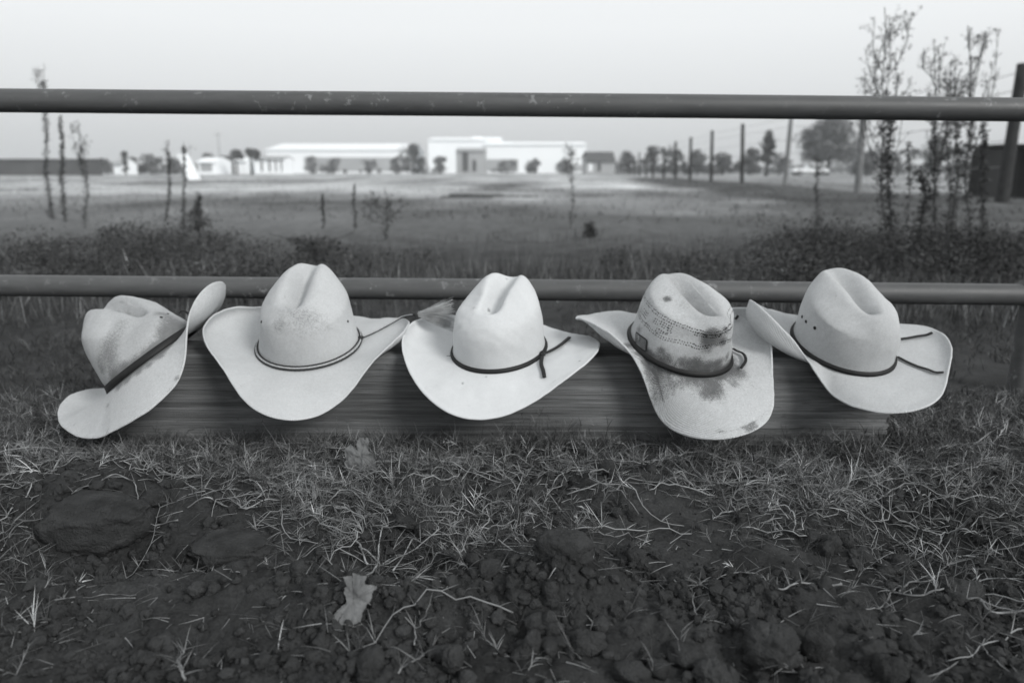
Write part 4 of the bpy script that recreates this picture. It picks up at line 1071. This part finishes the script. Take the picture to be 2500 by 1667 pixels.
for a in [
    dict(dx=104, ybase=500, ytop=146, label='tallest weed at the far left, its tuft above the top rail', head=.42, w=.10, dens=1.4, nbr=12),
    dict(dx=137, ybase=505, ytop=270, label='straight bushy weed stalk right of the tallest left one', head=0.1, w=.09, dens=1.3),
    dict(dx=182, ybase=520, ytop=276, label='thin weed with an open head, third from the left', head=.7, w=.09, dens=.5, nbr=8, lean=.05, tn=.08),
    dict(dx=385, ybase=500, ytop=322, label='slender weed left of the leaning white panel', head=.5, w=.06, dens=.7, nbr=5),
    dict(dx=420, ybase=520, ytop=326, label='weed standing in front of the leaning white panel', head=.3, w=.06, dens=.45, nbr=5),
    dict(dx=455, ybase=525, ytop=450, label='short dark weed right of the leaning white panel', head=.3, w=.10, dens=1.0, nbr=6),
    dict(dx=885, ybase=545, ytop=430, label='short branching weed in the middle left of the field', head=1.0, w=.16, dens=.2, nbr=7, tn=.07),
    dict(dx=1312, ybase=520, ytop=328, label='single weed with a round flower head in front of the white annex', head=.55, w=.11, dens=.25, nbr=11, tn=.07),
    dict(dx=1876, ybase=520, ytop=352, label='single weed with a small head in front of the white pickup', head=.5, w=.07, dens=.5, nbr=6),
    dict(dx=742, ybase=520, ytop=442, label='tiny weed shoot in the field, left of the short branching weed', head=.3, w=.05, dens=.3, nbr=3),
    dict(dx=816, ybase=520, ytop=418, label='tiny thin weed shoot right beside the short branching weed', head=.3, w=.05, dens=.3, nbr=3),
    dict(dx=2030, ybase=590, ytop=18, label='tallest weed of all, with a wide head above the top rail on the right', head=.95, w=.13, dens=1.3, nbr=20, Y=4.6, dxb=2035, tn=.07),
    dict(dx=2048, ybase=600, ytop=215, label='leafy weed stalk pressed against the tallest right weed', head=.3, w=.10, dens=1.5, nbr=8, Y=4.5),
    dict(dx=2085, ybase=600, ytop=330, label='pale thin stalk right of the tallest right weed', head=.1, w=.05, dens=.6, Y=4.4, tn=.14),
    dict(dx=2145, ybase=590, ytop=90, label='weed with a loose head, left one of the right cluster', head=.8, w=.11, dens=1.3, nbr=14, Y=4.8, tn=.06),
    dict(dx=2175, ybase=560, ytop=160, label='dense dark weed in the middle of the right cluster', head=.5, w=.12, dens=1.4, nbr=9, Y=5.2, tn=.06),
    dict(dx=2192, ybase=560, ytop=130, label='slim weed between the dense dark one and the far right head', head=.7, w=.08, dens=1.2, nbr=10, Y=5.2, tn=.065),
    dict(dx=2228, ybase=590, ytop=58, label='tall weed with a narrow bent head, right one of the right cluster', head=.85, w=.09, dens=1.2, nbr=15, Y=4.8, lean=.04, tn=.055),
    dict(dx=2262, ybase=570, ytop=275, label='shorter weed stalk between the right cluster and the dark bin', head=.2, w=.08, dens=1.2, nbr=4, Y=4.9),
    dict(dx=2120, ybase=620, ytop=380, label='low leafy weed at the foot of the right cluster', head=.3, w=.12, dens=1.4, nbr=6, Y=4.2),
]: tall_weed(**a)
# shrubby weed in the middle left
for k, (dx, yb, yt, w_, lab) in enumerate([(440, 560, 482, .11, 'low bushy weed below the leaning white panel'), (705, 600, 528, .14, 'dark pointed clump of weeds above the second hat'), (1358, 540, 516, .045, 'small dark tuft in the field right of the middle')]):
    Y = .54*1700/(yb-394); x = X_at(dx, Y); H_ = Z_at(yt, Y); r = empty('weed_clump', (x, Y, 0)); tag(r, lab, 'weed', 'bushy clumps among the weeds')
    m = MB()
    for j in range(16):
        f = rng.random(); leafcl(np.array([rng.normal(0, w_*.6*(1-f*.6)), rng.normal(0, w_*.4), H_*f*.95]), np.array([.05, .05, .04]), 60, .014, .042, m)
    m.build('leaves', M_weed, r, True, 'tone')
    m = MB()
    for j in range(9): m.tube(np.array([[0, 0, 0], [rng.normal(0, w_*.5), rng.normal(0, w_*.4), H_*.5], [rng.normal(0, w_*.9), rng.normal(0, w_*.6), H_*.9]]), .002, 5, .06)
    m.build('stem', M_weed, r, True, 'tone')

# ------------------------------------------------------------------ haze
m_ = bpy.data.materials.new('haze_air'); m_.use_nodes = True; t_ = m_.node_tree; t_.nodes.clear()
pv = t_.nodes.new('ShaderNodeVolumePrincipled'); pv.inputs['Color'].default_value = (.93, .96, .98, 1); pv.inputs['Density'].default_value = .0010
ou = t_.nodes.new('ShaderNodeOutputMaterial'); t_.links.new(pv.outputs[0], ou.inputs['Volume'])
mb = MB(); mb.box((0, 280, 8.2), (1400, 760, 20.0)); hz = mb.build('haze', m_, None, False); tag(hz, 'thin pale air over the field', 'haze', kind='stuff')
# grime patches, and one painted crease shadow on the brim of hat 1: (photo zoom position -> found on the hat surface when it is built, radius, strength)
def zf(k):
    o, s = {1: ((120, 670), 3.824), 2: ((480, 620), 3.618), 3: ((950, 600), 3.136), 4: ((1400, 650), 3.646), 5: ((1820, 630), 4.021)}[k]
    return lambda L: [((o[0]+a/s, o[1]+b/s), r, st) for a, b, r, st in L]
D1C = zf(1)([(620, 540, .028, 0.28), (530, 690, .028, 0.39), (560, 800, .022, 0.39), (440, 800, .018, 0.31), (1160, 440, .030, 0.58), (1090, 520, .018, 0.47), (1030, 350, .018, 0.43), (740, 345, .016, 0.31), (680, 430, .02, 0.23), (800, 640, .02, 0.16),
    (600, 960, .014, 0.55), (700, 880, .012, 0.55), (800, 820, .012, 0.47), (900, 750, .012, 0.47), (1000, 680, .012, 0.47), (1100, 610, .014, 0.55), (1200, 540, .014, 0.62), (480, 900, .012, 0.39)])
D1B = zf(1)([(640, 1040, .010, .7), (720, 980, .010, .6), (820, 910, .010, .6), (920, 840, .009, .5), (1030, 750, .008, .5), (540, 1210, .010, .45), (1185, 960, .008, .6), (1120, 1070, .008, .4), (230, 1390, .006, .4)])  # blob past the lower left band end is a crease shadow painted in
D2C = zf(2)([(850, 480, 0.021, 0.20), (960, 520, 0.025, 0.19), (1080, 540, 0.025, 0.18), (720, 540, 0.025, 0.17), (700, 650, 0.018, 0.25), (1180, 640, 0.018, 0.20), (860, 650, 0.032, 0.18), (1000, 660, 0.030, 0.16), (780, 370, 0.009, 0.25), (1030, 350, 0.007, 0.20)])
D2B = zf(2)([(410, 1140, .006, 0.30), (1340, 1080, .005, 0.18), (300, 790, .008, 0.12), (1150, 1160, .008, 0.12)])
D3C = zf(3)([(770, 485, .005, .7), (640, 470, .010, .35), (905, 245, .004, .6), (1100, 640, .006, .3)])
D3B = zf(3)([(565, 1040, .003, .8), (740, 990, .003, .6), (350, 1060, .008, .25), (1455, 870, .0016, 1.0), (600, 1215, .006, .25), (270, 1080, .006, .2)])
D4C = zf(4)([(835, 280, .0085, 0.85), (1250, 620, .015, 0.81), (980, 340, .022, 0.26), (1340, 680, .011, 0.68), (1170, 650, .012, 0.47), (1200, 905, .014, 0.68), (1090, 870, .013, 0.68), (1300, 870, .013, 0.64), (980, 850, .012, 0.51), (800, 800, .018, 0.42), (762, 742, .008, 0.42), (640, 780, .012, 0.59),
    (570, 560, .014, 0.42), (1200, 730, .018, 0.47), (1370, 560, .010, 0.51), (1380, 800, .012, 0.42)])
D4B = zf(4)([(1240, 1040, .020, .35), (1280, 1120, .022, .40), (1180, 1130, .016, .35), (1560, 1440, .012, .55), (1610, 1400, .010, .45), (1500, 940, .018, .35), (1450, 1040, .018, .3), (1290, 1440, .010, .3), (490, 690, .012, .5), (1620, 1060, .012, .25)])
D5C = zf(5)([(880, 340, .012, .25), (860, 640, .006, .25)])
D5B = zf(5)([(900, 1330, .006, .2)])
HP = {'1': ({'yaw': 1.006, 'pit': 0.0241, 'rol': -0.6306, 'tx': -0.7409, 'ty': 1.4866, 'tz': 0.159, 'a': 0.102, 'b': 0.1074, 'Ax': 0.1816, 'Ay': 0.1927, 'h0': -0.0024, 'hc1': -0.0122, 'hc2': 0.0056, 'hs1': 0.0354, 'hs2': 0.0421, 'hc3': 0.0069, 'hs3': -0.0066, 'hc4': -0.0031, 'hs4': 0.0118, 'rc1': -0.0528, 'rs1': -0.0343, 'rc2': -0.0729, 'rs2': 0.0666, 'rc3': -0.051, 'rs3': 0.0022, 'rc4': -0.0315, 'rs4': -0.012}, {'ts': 0.6872, 'fl': -0.0314, 'H': 0.1431, 'n': 2.8467, 'tax': 0.4858, 'tay': 0.3346, 'ks': 0.6219, 'pf': 0.1599, 'D': 0.0319, 'w': 0.0159, 'Db': 0.3708, 'dd': 0.0194, 'yd': -0.0358, 'zd': 0.0647, 'wd': 0.0409, 'lean': 0.0231}), '2': ({'yaw': -0.1007, 'pit': 0.2609, 'rol': 0.0209, 'tx': -0.4176, 'ty': 1.487, 'tz': 0.1937, 'a': 0.1001, 'b': 0.107, 'Ax': 0.1889, 'Ay': 0.1962, 'h0': 0.0045, 'hc1': -0.0062, 'hc2': -0.0324, 'hs1': -0.0118, 'hs2': -0.0048, 'hc3': 0.0024, 'hs3': -0.0057, 'hc4': 0.0033, 'hs4': 0.0004, 'rc1': 0.0379, 'rs1': 0.0001, 'rc2': 0.0041, 'rs2': -0.0261, 'rc3': 0.0542, 'rs3': 0.0303, 'rc4': 0.049, 'rs4': 0.0426}, {'ts': 0.5777, 'fl': -0.1199, 'H': 0.1451, 'n': 3.5838, 'tax': 0.507, 'tay': -0.0875, 'ks': 0.3416, 'pf': -0.0342, 'D': 0.0336, 'w': 0.0184, 'Db': 0.5974, 'dd': 0.0161, 'yd': -0.0134, 'zd': 0.0569, 'wd': 0.0404, 'lean': -0.0078}), '3': ({'yaw': -0.3653, 'pit': 0.2153, 'rol': -0.0373, 'tx': -0.026, 'ty': 1.4769, 'tz': 0.1865, 'a': 0.0916, 'b': 0.1068, 'Ax': 0.1848, 'Ay': 0.1973, 'h0': -0.0045, 'hc1': -0.0048, 'hc2': -0.0306, 'hs1': -0.0167, 'hs2': -0.0014, 'hc3': -0.0031, 'hs3': -0.0039, 'hc4': 0.0018, 'hs4': 0.0007, 'rc1': 0.04, 'rs1': 0.0441, 'rc2': -0.0146, 'rs2': -0.0561, 'rc3': -0.0016, 'rs3': 0.0007, 'rc4': 0.0277, 'rs4': 0.0109}, {'ts': 0.6399, 'fl': -0.0804, 'H': 0.1376, 'n': 3.3006, 'tax': 0.1993, 'tay': -0.0198, 'ks': 0.3263, 'pf': -0.0857, 'D': 0.0339, 'w': 0.0202, 'Db': 0.5369, 'dd': 0.0137, 'yd': -0.0229, 'zd': 0.1274, 'wd': 0.034, 'lean': 0.0016}), '4': ({'yaw': 0.4794, 'pit': 0.3167, 'rol': 0.143, 'tx': 0.3396, 'ty': 1.461, 'tz': 0.1962, 'a': 0.099, 'b': 0.1075, 'Ax': 0.1746, 'Ay': 0.1949, 'h0': -0.014, 'hc1': -0.0096, 'hc2': -0.0408, 'hs1': 0.0231, 'hs2': 0.0252, 'hc3': 0.0085, 'hs3': 0.0049, 'hc4': 0.016, 'hs4': -0.0041, 'rc1': -0.0236, 'rs1': 0.0415, 'rc2': 0.1012, 'rs2': 0.1292, 'rc3': 0.1003, 'rs3': -0.0512, 'rc4': 0.0283, 'rs4': -0.0167}, {'ts': 0.7903, 'fl': -0.1545, 'H': 0.1176, 'n': 6.4861, 'tax': 0.5884, 'tay': -0.1846, 'ks': 0.1446, 'pf': -0.0996, 'D': 0.0336, 'w': 0.0194, 'Db': 0.2928, 'dd': 0.0169, 'yd': -0.0621, 'zd': 0.078, 'wd': 0.0354, 'lean': 0.0095}), '5': ({'yaw': 0.3961, 'pit': 0.3662, 'rol': 0.0367, 'tx': 0.6794, 'ty': 1.4828, 'tz': 0.1918, 'a': 0.0921, 'b': 0.1043, 'Ax': 0.1719, 'Ay': 0.193, 'h0': 0.0023, 'hc1': 0.0102, 'hc2': -0.0207, 'hs1': -0.0192, 'hs2': 0.0417, 'hc3': 0.0094, 'hs3': 0.0027, 'hc4': 0.0065, 'hs4': -0.0081, 'rc1': 0.0041, 'rs1': 0.0941, 'rc2': 0.0243, 'rs2': 0.1066, 'rc3': 0.064, 'rs3': -0.0536, 'rc4': 0.0365, 'rs4': -0.0466}, {'ts': 0.6105, 'fl': -0.0286, 'H': 0.1452, 'n': 3.4535, 'tax': 0.7336, 'tay': -0.0429, 'ks': 0.2864, 'pf': -0.4549, 'D': 0.034, 'w': 0.0206, 'Db': 0.5184, 'dd': 0.013, 'yd': -0.0525, 'zd': 0.0904, 'wd': 0.0382, 'lean': -0.0074})}
def hp(k): return HP[k]
# hat 1: tipped over, hanging off the left end of the timber
p, c = hp('1')
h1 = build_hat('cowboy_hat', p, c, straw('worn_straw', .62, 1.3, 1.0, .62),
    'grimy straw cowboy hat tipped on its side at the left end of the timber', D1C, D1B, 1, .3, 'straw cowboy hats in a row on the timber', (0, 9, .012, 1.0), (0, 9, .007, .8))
h1.make_crown(); flat_band(h1, .001, .015, .0025)
for q in ((394, 772), (410, 764)): eyelet(h1, q, .0028)
a = pick(h1, h1.top, h1.topN, (452, 785), .01)
# hat 2: cord band with tassel
p, c = hp('2')
h2 = build_hat('cowboy_hat', p, c, straw('pale_straw', .585, 1.0, 2.0),
    'straw cowboy hat with a two tone cord band ending in a horsehair tassel', D2C, D2B, 2, .7, 'straw cowboy hats in a row on the timber')
h2.make_crown()
def cord(h, zc, rc, off, mat, name, parent, n=260):
    C = h.C; k = (np.abs(C[:60, :, 2]-zc)).argmin(0); P = C[k, np.arange(C.shape[1])].copy()
    r = np.linalg.norm(P[:, :2], axis=1, keepdims=True); P[:, :2] *= (r+off)/r; P[:, 2] = zc
    for _ in range(6): P = (np.roll(P, 1, 0)+2*P+np.roll(P, -1, 0))/4
    T = np.roll(P, -1, 0)-np.roll(P, 1, 0); T /= np.linalg.norm(T, axis=1)[:, None]
    A = np.cross(T, [0, 0, 1.]); A /= np.linalg.norm(A, axis=1)[:, None]; B = np.cross(A, T)
    an = np.linspace(0, 2*np.pi, 8, endpoint=False)
    tw = 1+.10*np.sin(np.arange(len(P))[:, None]*1.9+an[None])
    V = P[:, None]+rc*tw[..., None]*(A[:, None]*np.cos(an)[None, :, None]+B[:, None]*np.sin(an)[None, :, None])
    V = V.transpose(1, 0, 2); V = np.concatenate([V, V[:1]], 0)
    return mesh(name, V.reshape(-1, 3), [ring_faces(9, len(P))], mat, parent)
h2.band = cord(h2, .0042, .0024, .0030, M_corddark, 'hatband', h2.root)
cord(h2, .0068, .0019, .0040, M_cordlight, 'cord', h2.band)
cord(h2, .0098, .0014, .0026, M_corddark, 'cord', h2.band)
kn = pick(h2, h2.top, h2.topN, (881, 829), .007)
blob('knot', kn, .0055, M_corddark, h2.band, 3, .5)
# the free end climbs over the curled brim and lies on the next hat
w_kn = W2(h2, kn)
tz_pts = [w_kn]
for q, Y in (((915, 812), .5), ((955, 793), .62), ((985, 777), .78), ((1012, 768), .9)):
    b = pick(h2, h2.top, h2.topN, q, .006); tz_pts.append(W2(h2, b))
k2 = at_y(1015, 768, tz_pts[-1][1]-.004); tz_pts[-1] = k2
pts_l = np.array([local(h2, P) for P in tz_pts])
sp_ = spline(pts_l, 60)
m = MB(); m.tube(sp_+np.array([0, 0, -.0008]), .0021, 8); m.build('tail_cord', M_corddark, h2.band)
m = MB(); m.tube(sp_+np.array([0, -.0007, .0013]), .0015, 8); m.build('tail_cord', M_cordlight, h2.band)
# hat 3: cleanest and brightest
p, c = hp('3')
h3 = build_hat('cowboy_hat', p, c, straw('clean_straw', .61, .5, 3.0),
    'whitest cowboy hat, middle of the row, with thin black tied band', D3C, D3B, 3, .5, 'straw cowboy hats in a row on the timber')
h3.make_crown(); flat_band(h3, .001, .0085, .0024)
k3 = pick(h3, h3.top, h3.topN, (1325, 867), .006)
blob('knot', k3, .0062, M_black, h3.band, 5, .5, (1, 1, .9))
def tail(h, pxs, w=.0062, lift=.004, first=None, nm='tie_tail', wmul=1.0):
    P = [pick(h, h.top, h.topN, q, lift) for q in pxs]
    if first is not None: P[0] = first
    return ribbon(nm, P, w*wmul, M_black, h.band)
tail(h3, [(1325, 866), (1345, 857), (1370, 843), (1393, 826)], .0075, .005, k3)
tail(h3, [(1322, 870), (1321, 888), (1325, 905), (1327, 922)], .0075, .004, k3)
# tassel of hat 2, fanned out over hat 3
K = W2(h2, pts_l[-1])
blob('knot', pts_l[-1], .0056, M_corddark, h2.band, 8, .5, (1.3, 1, 1))
b3 = W2(h3, pick(h3, h3.top, h3.topN, (1085, 800), .004)); 
m = MB(); rg = np.random.default_rng(3)
for i in range(420):
    f = rg.random(); g = rg.random()
    ex = 1100+13*min(f*2, 1)+rg.normal(0, 4); ey = 732+f*78+rg.normal(0, 3)
    if rg.random() < .03: ey -= 22*rg.random(); 
    ln = rg.uniform(.72, 1.02)
    Y = K[1]+(b3[1]-.02-K[1])*(.3+.5*f)-.012*g+ .006
    e = at_y(ex, ey, min(Y, b3[1]+.0))
    e = K+(e-K)*ln
    mid = K+(e-K)*.5+np.array([rg.normal(0, .0015), -.003-.004*g, .004*(1-2*abs(f-.5))+rg.normal(0, .001)])
    s0 = K+rg.normal(0, .0016, 3)
    P = spline([s0, mid, e], 7); m.tube(np.array([local(h2, q) for q in P]), np.linspace(.00032, .00022, 7), 3, cap=False)
m.build('tassel', M_hair, h2.band)

# hat 4: most soiled, open weave rows, flag patch
p, c = hp('4')
h4 = build_hat('cowboy_hat', p, c, straw('soiled_straw', .74, 1.6, 4.0, .82),
    'most soiled cowboy hat, rows of open weave holes and small flag patch on its crown', D4C, D4B, 4, .5, 'straw cowboy hats in a row on the timber', (-.35, 1.9, .010, .9), (-.35, 1.7, .018, .85))
z4 = lambda x, y: (1400+x/3.646, 650+y/3.646)
def rows_dots(h, lines, r=.0015, step=.0045, seed=1, close=True):
    rg = np.random.default_rng(seed); out = []
    Cf = h.C.reshape(-1, 3); Nf = h.CN.reshape(-1, 3)
    for ln, dz, keep in lines:
        A = []
        for q in ln:
            P = pick(h, h.C, h.CN, z4(*q) if h is h4 else q, 0); A.append((math.atan2(P[0], -P[1]), P[2]))
        A = np.array(A); A = A[np.argsort(A[:, 0])]
        if keep == 'all':
            th = np.arange(-np.pi, np.pi, step/.1); ext = True
        else: th = np.arange(A[0, 0], A[-1, 0], step/.1)
        zz = np.interp(th, A[:, 0], A[:, 1], period=2*np.pi if keep == 'all' else None) if keep == 'all' else np.interp(th, A[:, 0], A[:, 1])
        tg = np.linspace(-np.pi, np.pi, h.C.shape[1], endpoint=False)
        for t_, z_ in zip(th, zz):
            z_ = z_+dz+rg.normal(0, .0002)
            if rg.random() < .06: continue
            j = int(round((t_ % (2*np.pi))/(2*np.pi)*h.C.shape[1])) % h.C.shape[1]
            col = h.C[:90, j]; k = np.abs(col[:, 2]-z_).argmin()
            out.append((col[k], h.CN[k, j], r*rg.uniform(.6, 1.15)))
    return out
up = [(640, 310), (700, 375), (780, 440), (860, 480), (930, 508), (1000, 524), (1100, 535), (1200, 548), (1320, 545), (1395, 505)]
lo = [(592, 460), (650, 520), (700, 570), (760, 610), (860, 635), (960, 668), (1050, 685), (1200, 690), (1320, 680), (1380, 665)]
mid1 = [(720, 465), (780, 500), (845, 545)]; mid2 = [(720, 545), (770, 575), (820, 590)]
mid3 = [(985, 575), (1080, 590), (1180, 600), (1270, 605)]; mid4 = [(610, 380), (640, 410), (660, 430)]
L4 = [(up, 0, 'all'), (up, -.0046, 'all'), (lo, 0, 'all'), (lo, -.0046, 'all'),
      (mid1, 0, ''), (mid1, -.004, ''), (mid1, -.008, ''), (mid2, 0, ''), (mid2, -.004, ''), (mid3, 0, ''), (mid3, -.0035, ''), (mid4, 0, ''), (mid4, -.005, ''), (mid4, -.010, '')]
h4.make_crown(rows_dots(h4, L4)); flat_band(h4, .001, .0095, .0024)
tail(h4, [z4(1410, 745), z4(1455, 765), z4(1505, 785), z4(1530, 820), z4(1520, 860), z4(1488, 918)], .0058, .007, wmul=1)
tail(h4, [z4(1432, 478), z4(1455, 458), z4(1478, 436)], .0058, .007)
# patch sewn on the side of the crown
def patch(h, corners):
    P = [pick(h, h.C, h.CN, z4(*q), 0) for q in corners]      # tl, tr, br, bl
    tz = [(math.atan2(q[0], -q[1]), q[2]) for q in P]
    def surf(u, v, off):
        th = (tz[0][0]*(1-u)+tz[1][0]*u)*(1-v)+(tz[3][0]*(1-u)+tz[2][0]*u)*v
        z = (tz[0][1]*(1-u)+tz[1][1]*u)*(1-v)+(tz[3][1]*(1-u)+tz[2][1]*u)*v
        j = (th % (2*np.pi))/(2*np.pi)*h.C.shape[1]; j0 = int(j) % h.C.shape[1]; j1 = (j0+1) % h.C.shape[1]; f = j-int(j)
        def cz(jj):
            k = np.abs(h.C[:90, jj, 2]-z).argmin(); k = max(1, min(88, k))
            a, b = (k, k+1) if h.C[k, jj, 2] < z else (k-1, k)
            g = (z-h.C[a, jj, 2])/(h.C[b, jj, 2]-h.C[a, jj, 2]+1e-9)
            return h.C[a, jj]*(1-g)+h.C[b, jj]*g, h.CN[a, jj]
        (p0, n0), (p1, n1) = cz(j0), cz(j1)
        n = n0*(1-f)+n1*f
        return p0*(1-f)+p1*f+n*off
    def quad(u0, u1, v0, v1, off, mb, nu=10, nv=10, rnd=0.0):
        V = []
        for v in np.linspace(v0, v1, nv):
            for u in np.linspace(u0, u1, nu):
                uu, vv = u, v
                if rnd:    # rounded corners
                    cu, cv = (u0+u1)/2, (v0+v1)/2; a, b = (u-cu)/(u1-cu), (v-cv)/(v1-cv)
                    sc = 1-rnd*(abs(a)*abs(b))**3; uu, vv = cu+(u-cu)*sc, cv+(v-cv)*sc
                V.append(surf(uu, vv, off))
        i = np.arange(nv-1)[:, None]*nu; j = np.arange(nu-1)[None]
        mb.add(np.array(V), np.stack([i+j, i+j+1, i+nu+j+1, i+nu+j], -1).reshape(-1, 4))
    m = MB(); quad(0, 1, 0, 1, .0016, m, 14, 14, .12)
    # edge of the patch down to the straw
    ring = [(u, 0) for u in np.linspace(0, 1, 8)]+[(1, v) for v in np.linspace(0, 1, 8)][1:]+[(u, 1) for u in np.linspace(1, 0, 8)][1:]+[(0, v) for v in np.linspace(1, 0, 8)][1:-1]
    pt = m.build('flag_patch', simple('patch_black', .022, .7, 200, .3), h.root)
    tag(pt, 'black patch with a small striped flag')
    m = MB()
    for i in range(6): quad(.12 if i > 2 else .48, .90, .13+i*.133, .13+i*.133+.062, .0021, m, 8, 3)
    m.build('flag_stripes', simple('patch_stripe', .26, .7, 200, .3), pt)
    m = MB(); quad(.12, .43, .12, .46, .0022, m, 5, 5); m.build('flag_canton', simple('patch_canton', .28, .7, 200, .3), pt)
    m = MB()
    an = np.radians(np.linspace(50, 330, 12)); 
    V = [surf(.275+math.cos(t)*r*.85, .29-math.sin(t)*r, .0026) for t in an for r in (.06, .115)]
    m.add(np.array(V), np.array([[2*i, 2*i+1, 2*i+3, 2*i+2] for i in range(11)]))
    m.build('flag_emblem', simple('patch_mark', .02, .7), pt)
patch(h4, [(553, 578), (655, 648), (635, 765), (532, 690)])

# hat 5: tan clean hat with three eyelets
p, c = hp('5')
h5 = build_hat('cowboy_hat', p, c, straw('even_straw', .60, 1.1, 5.0),
    'clean cowboy hat with three side eyelets and long black tails, right end of the timber', D5C, D5B, 5, .5, 'straw cowboy hats in a row on the timber')
h5.make_crown(); flat_band(h5, .001, .0095, .0024)
z5 = lambda x, y: (1820+x/4.021, 630+y/4.021)
for q in ((545, 568), (586, 625), (668, 690)): eyelet(h5, z5(*q), .0034)
tail(h5, [z5(1515, 805), z5(1600, 793), z5(1700, 778), z5(1780, 763), z5(1850, 738)], .0062, .006)
tail(h5, [z5(1490, 975), z5(1580, 1012), z5(1680, 1055), z5(1780, 1100), z5(1860, 1122), z5(1940, 1130)], .0062, .004)
eyelet(h2, (852.5, 784), .0026)
eyelet(h2, (636, 786), .0026)
# band end sticking up behind hat 1
m1 = [(438, 764), (447, 758), (458, 764), (470, 778)]
Yb = W2(h1, np.array([0, 0, 0.02]))[1]+.03
ribbon('tie_tail', [local(h1, at_y(x, y, Yb)) for x, y in m1], .006, M_black, h1.band)
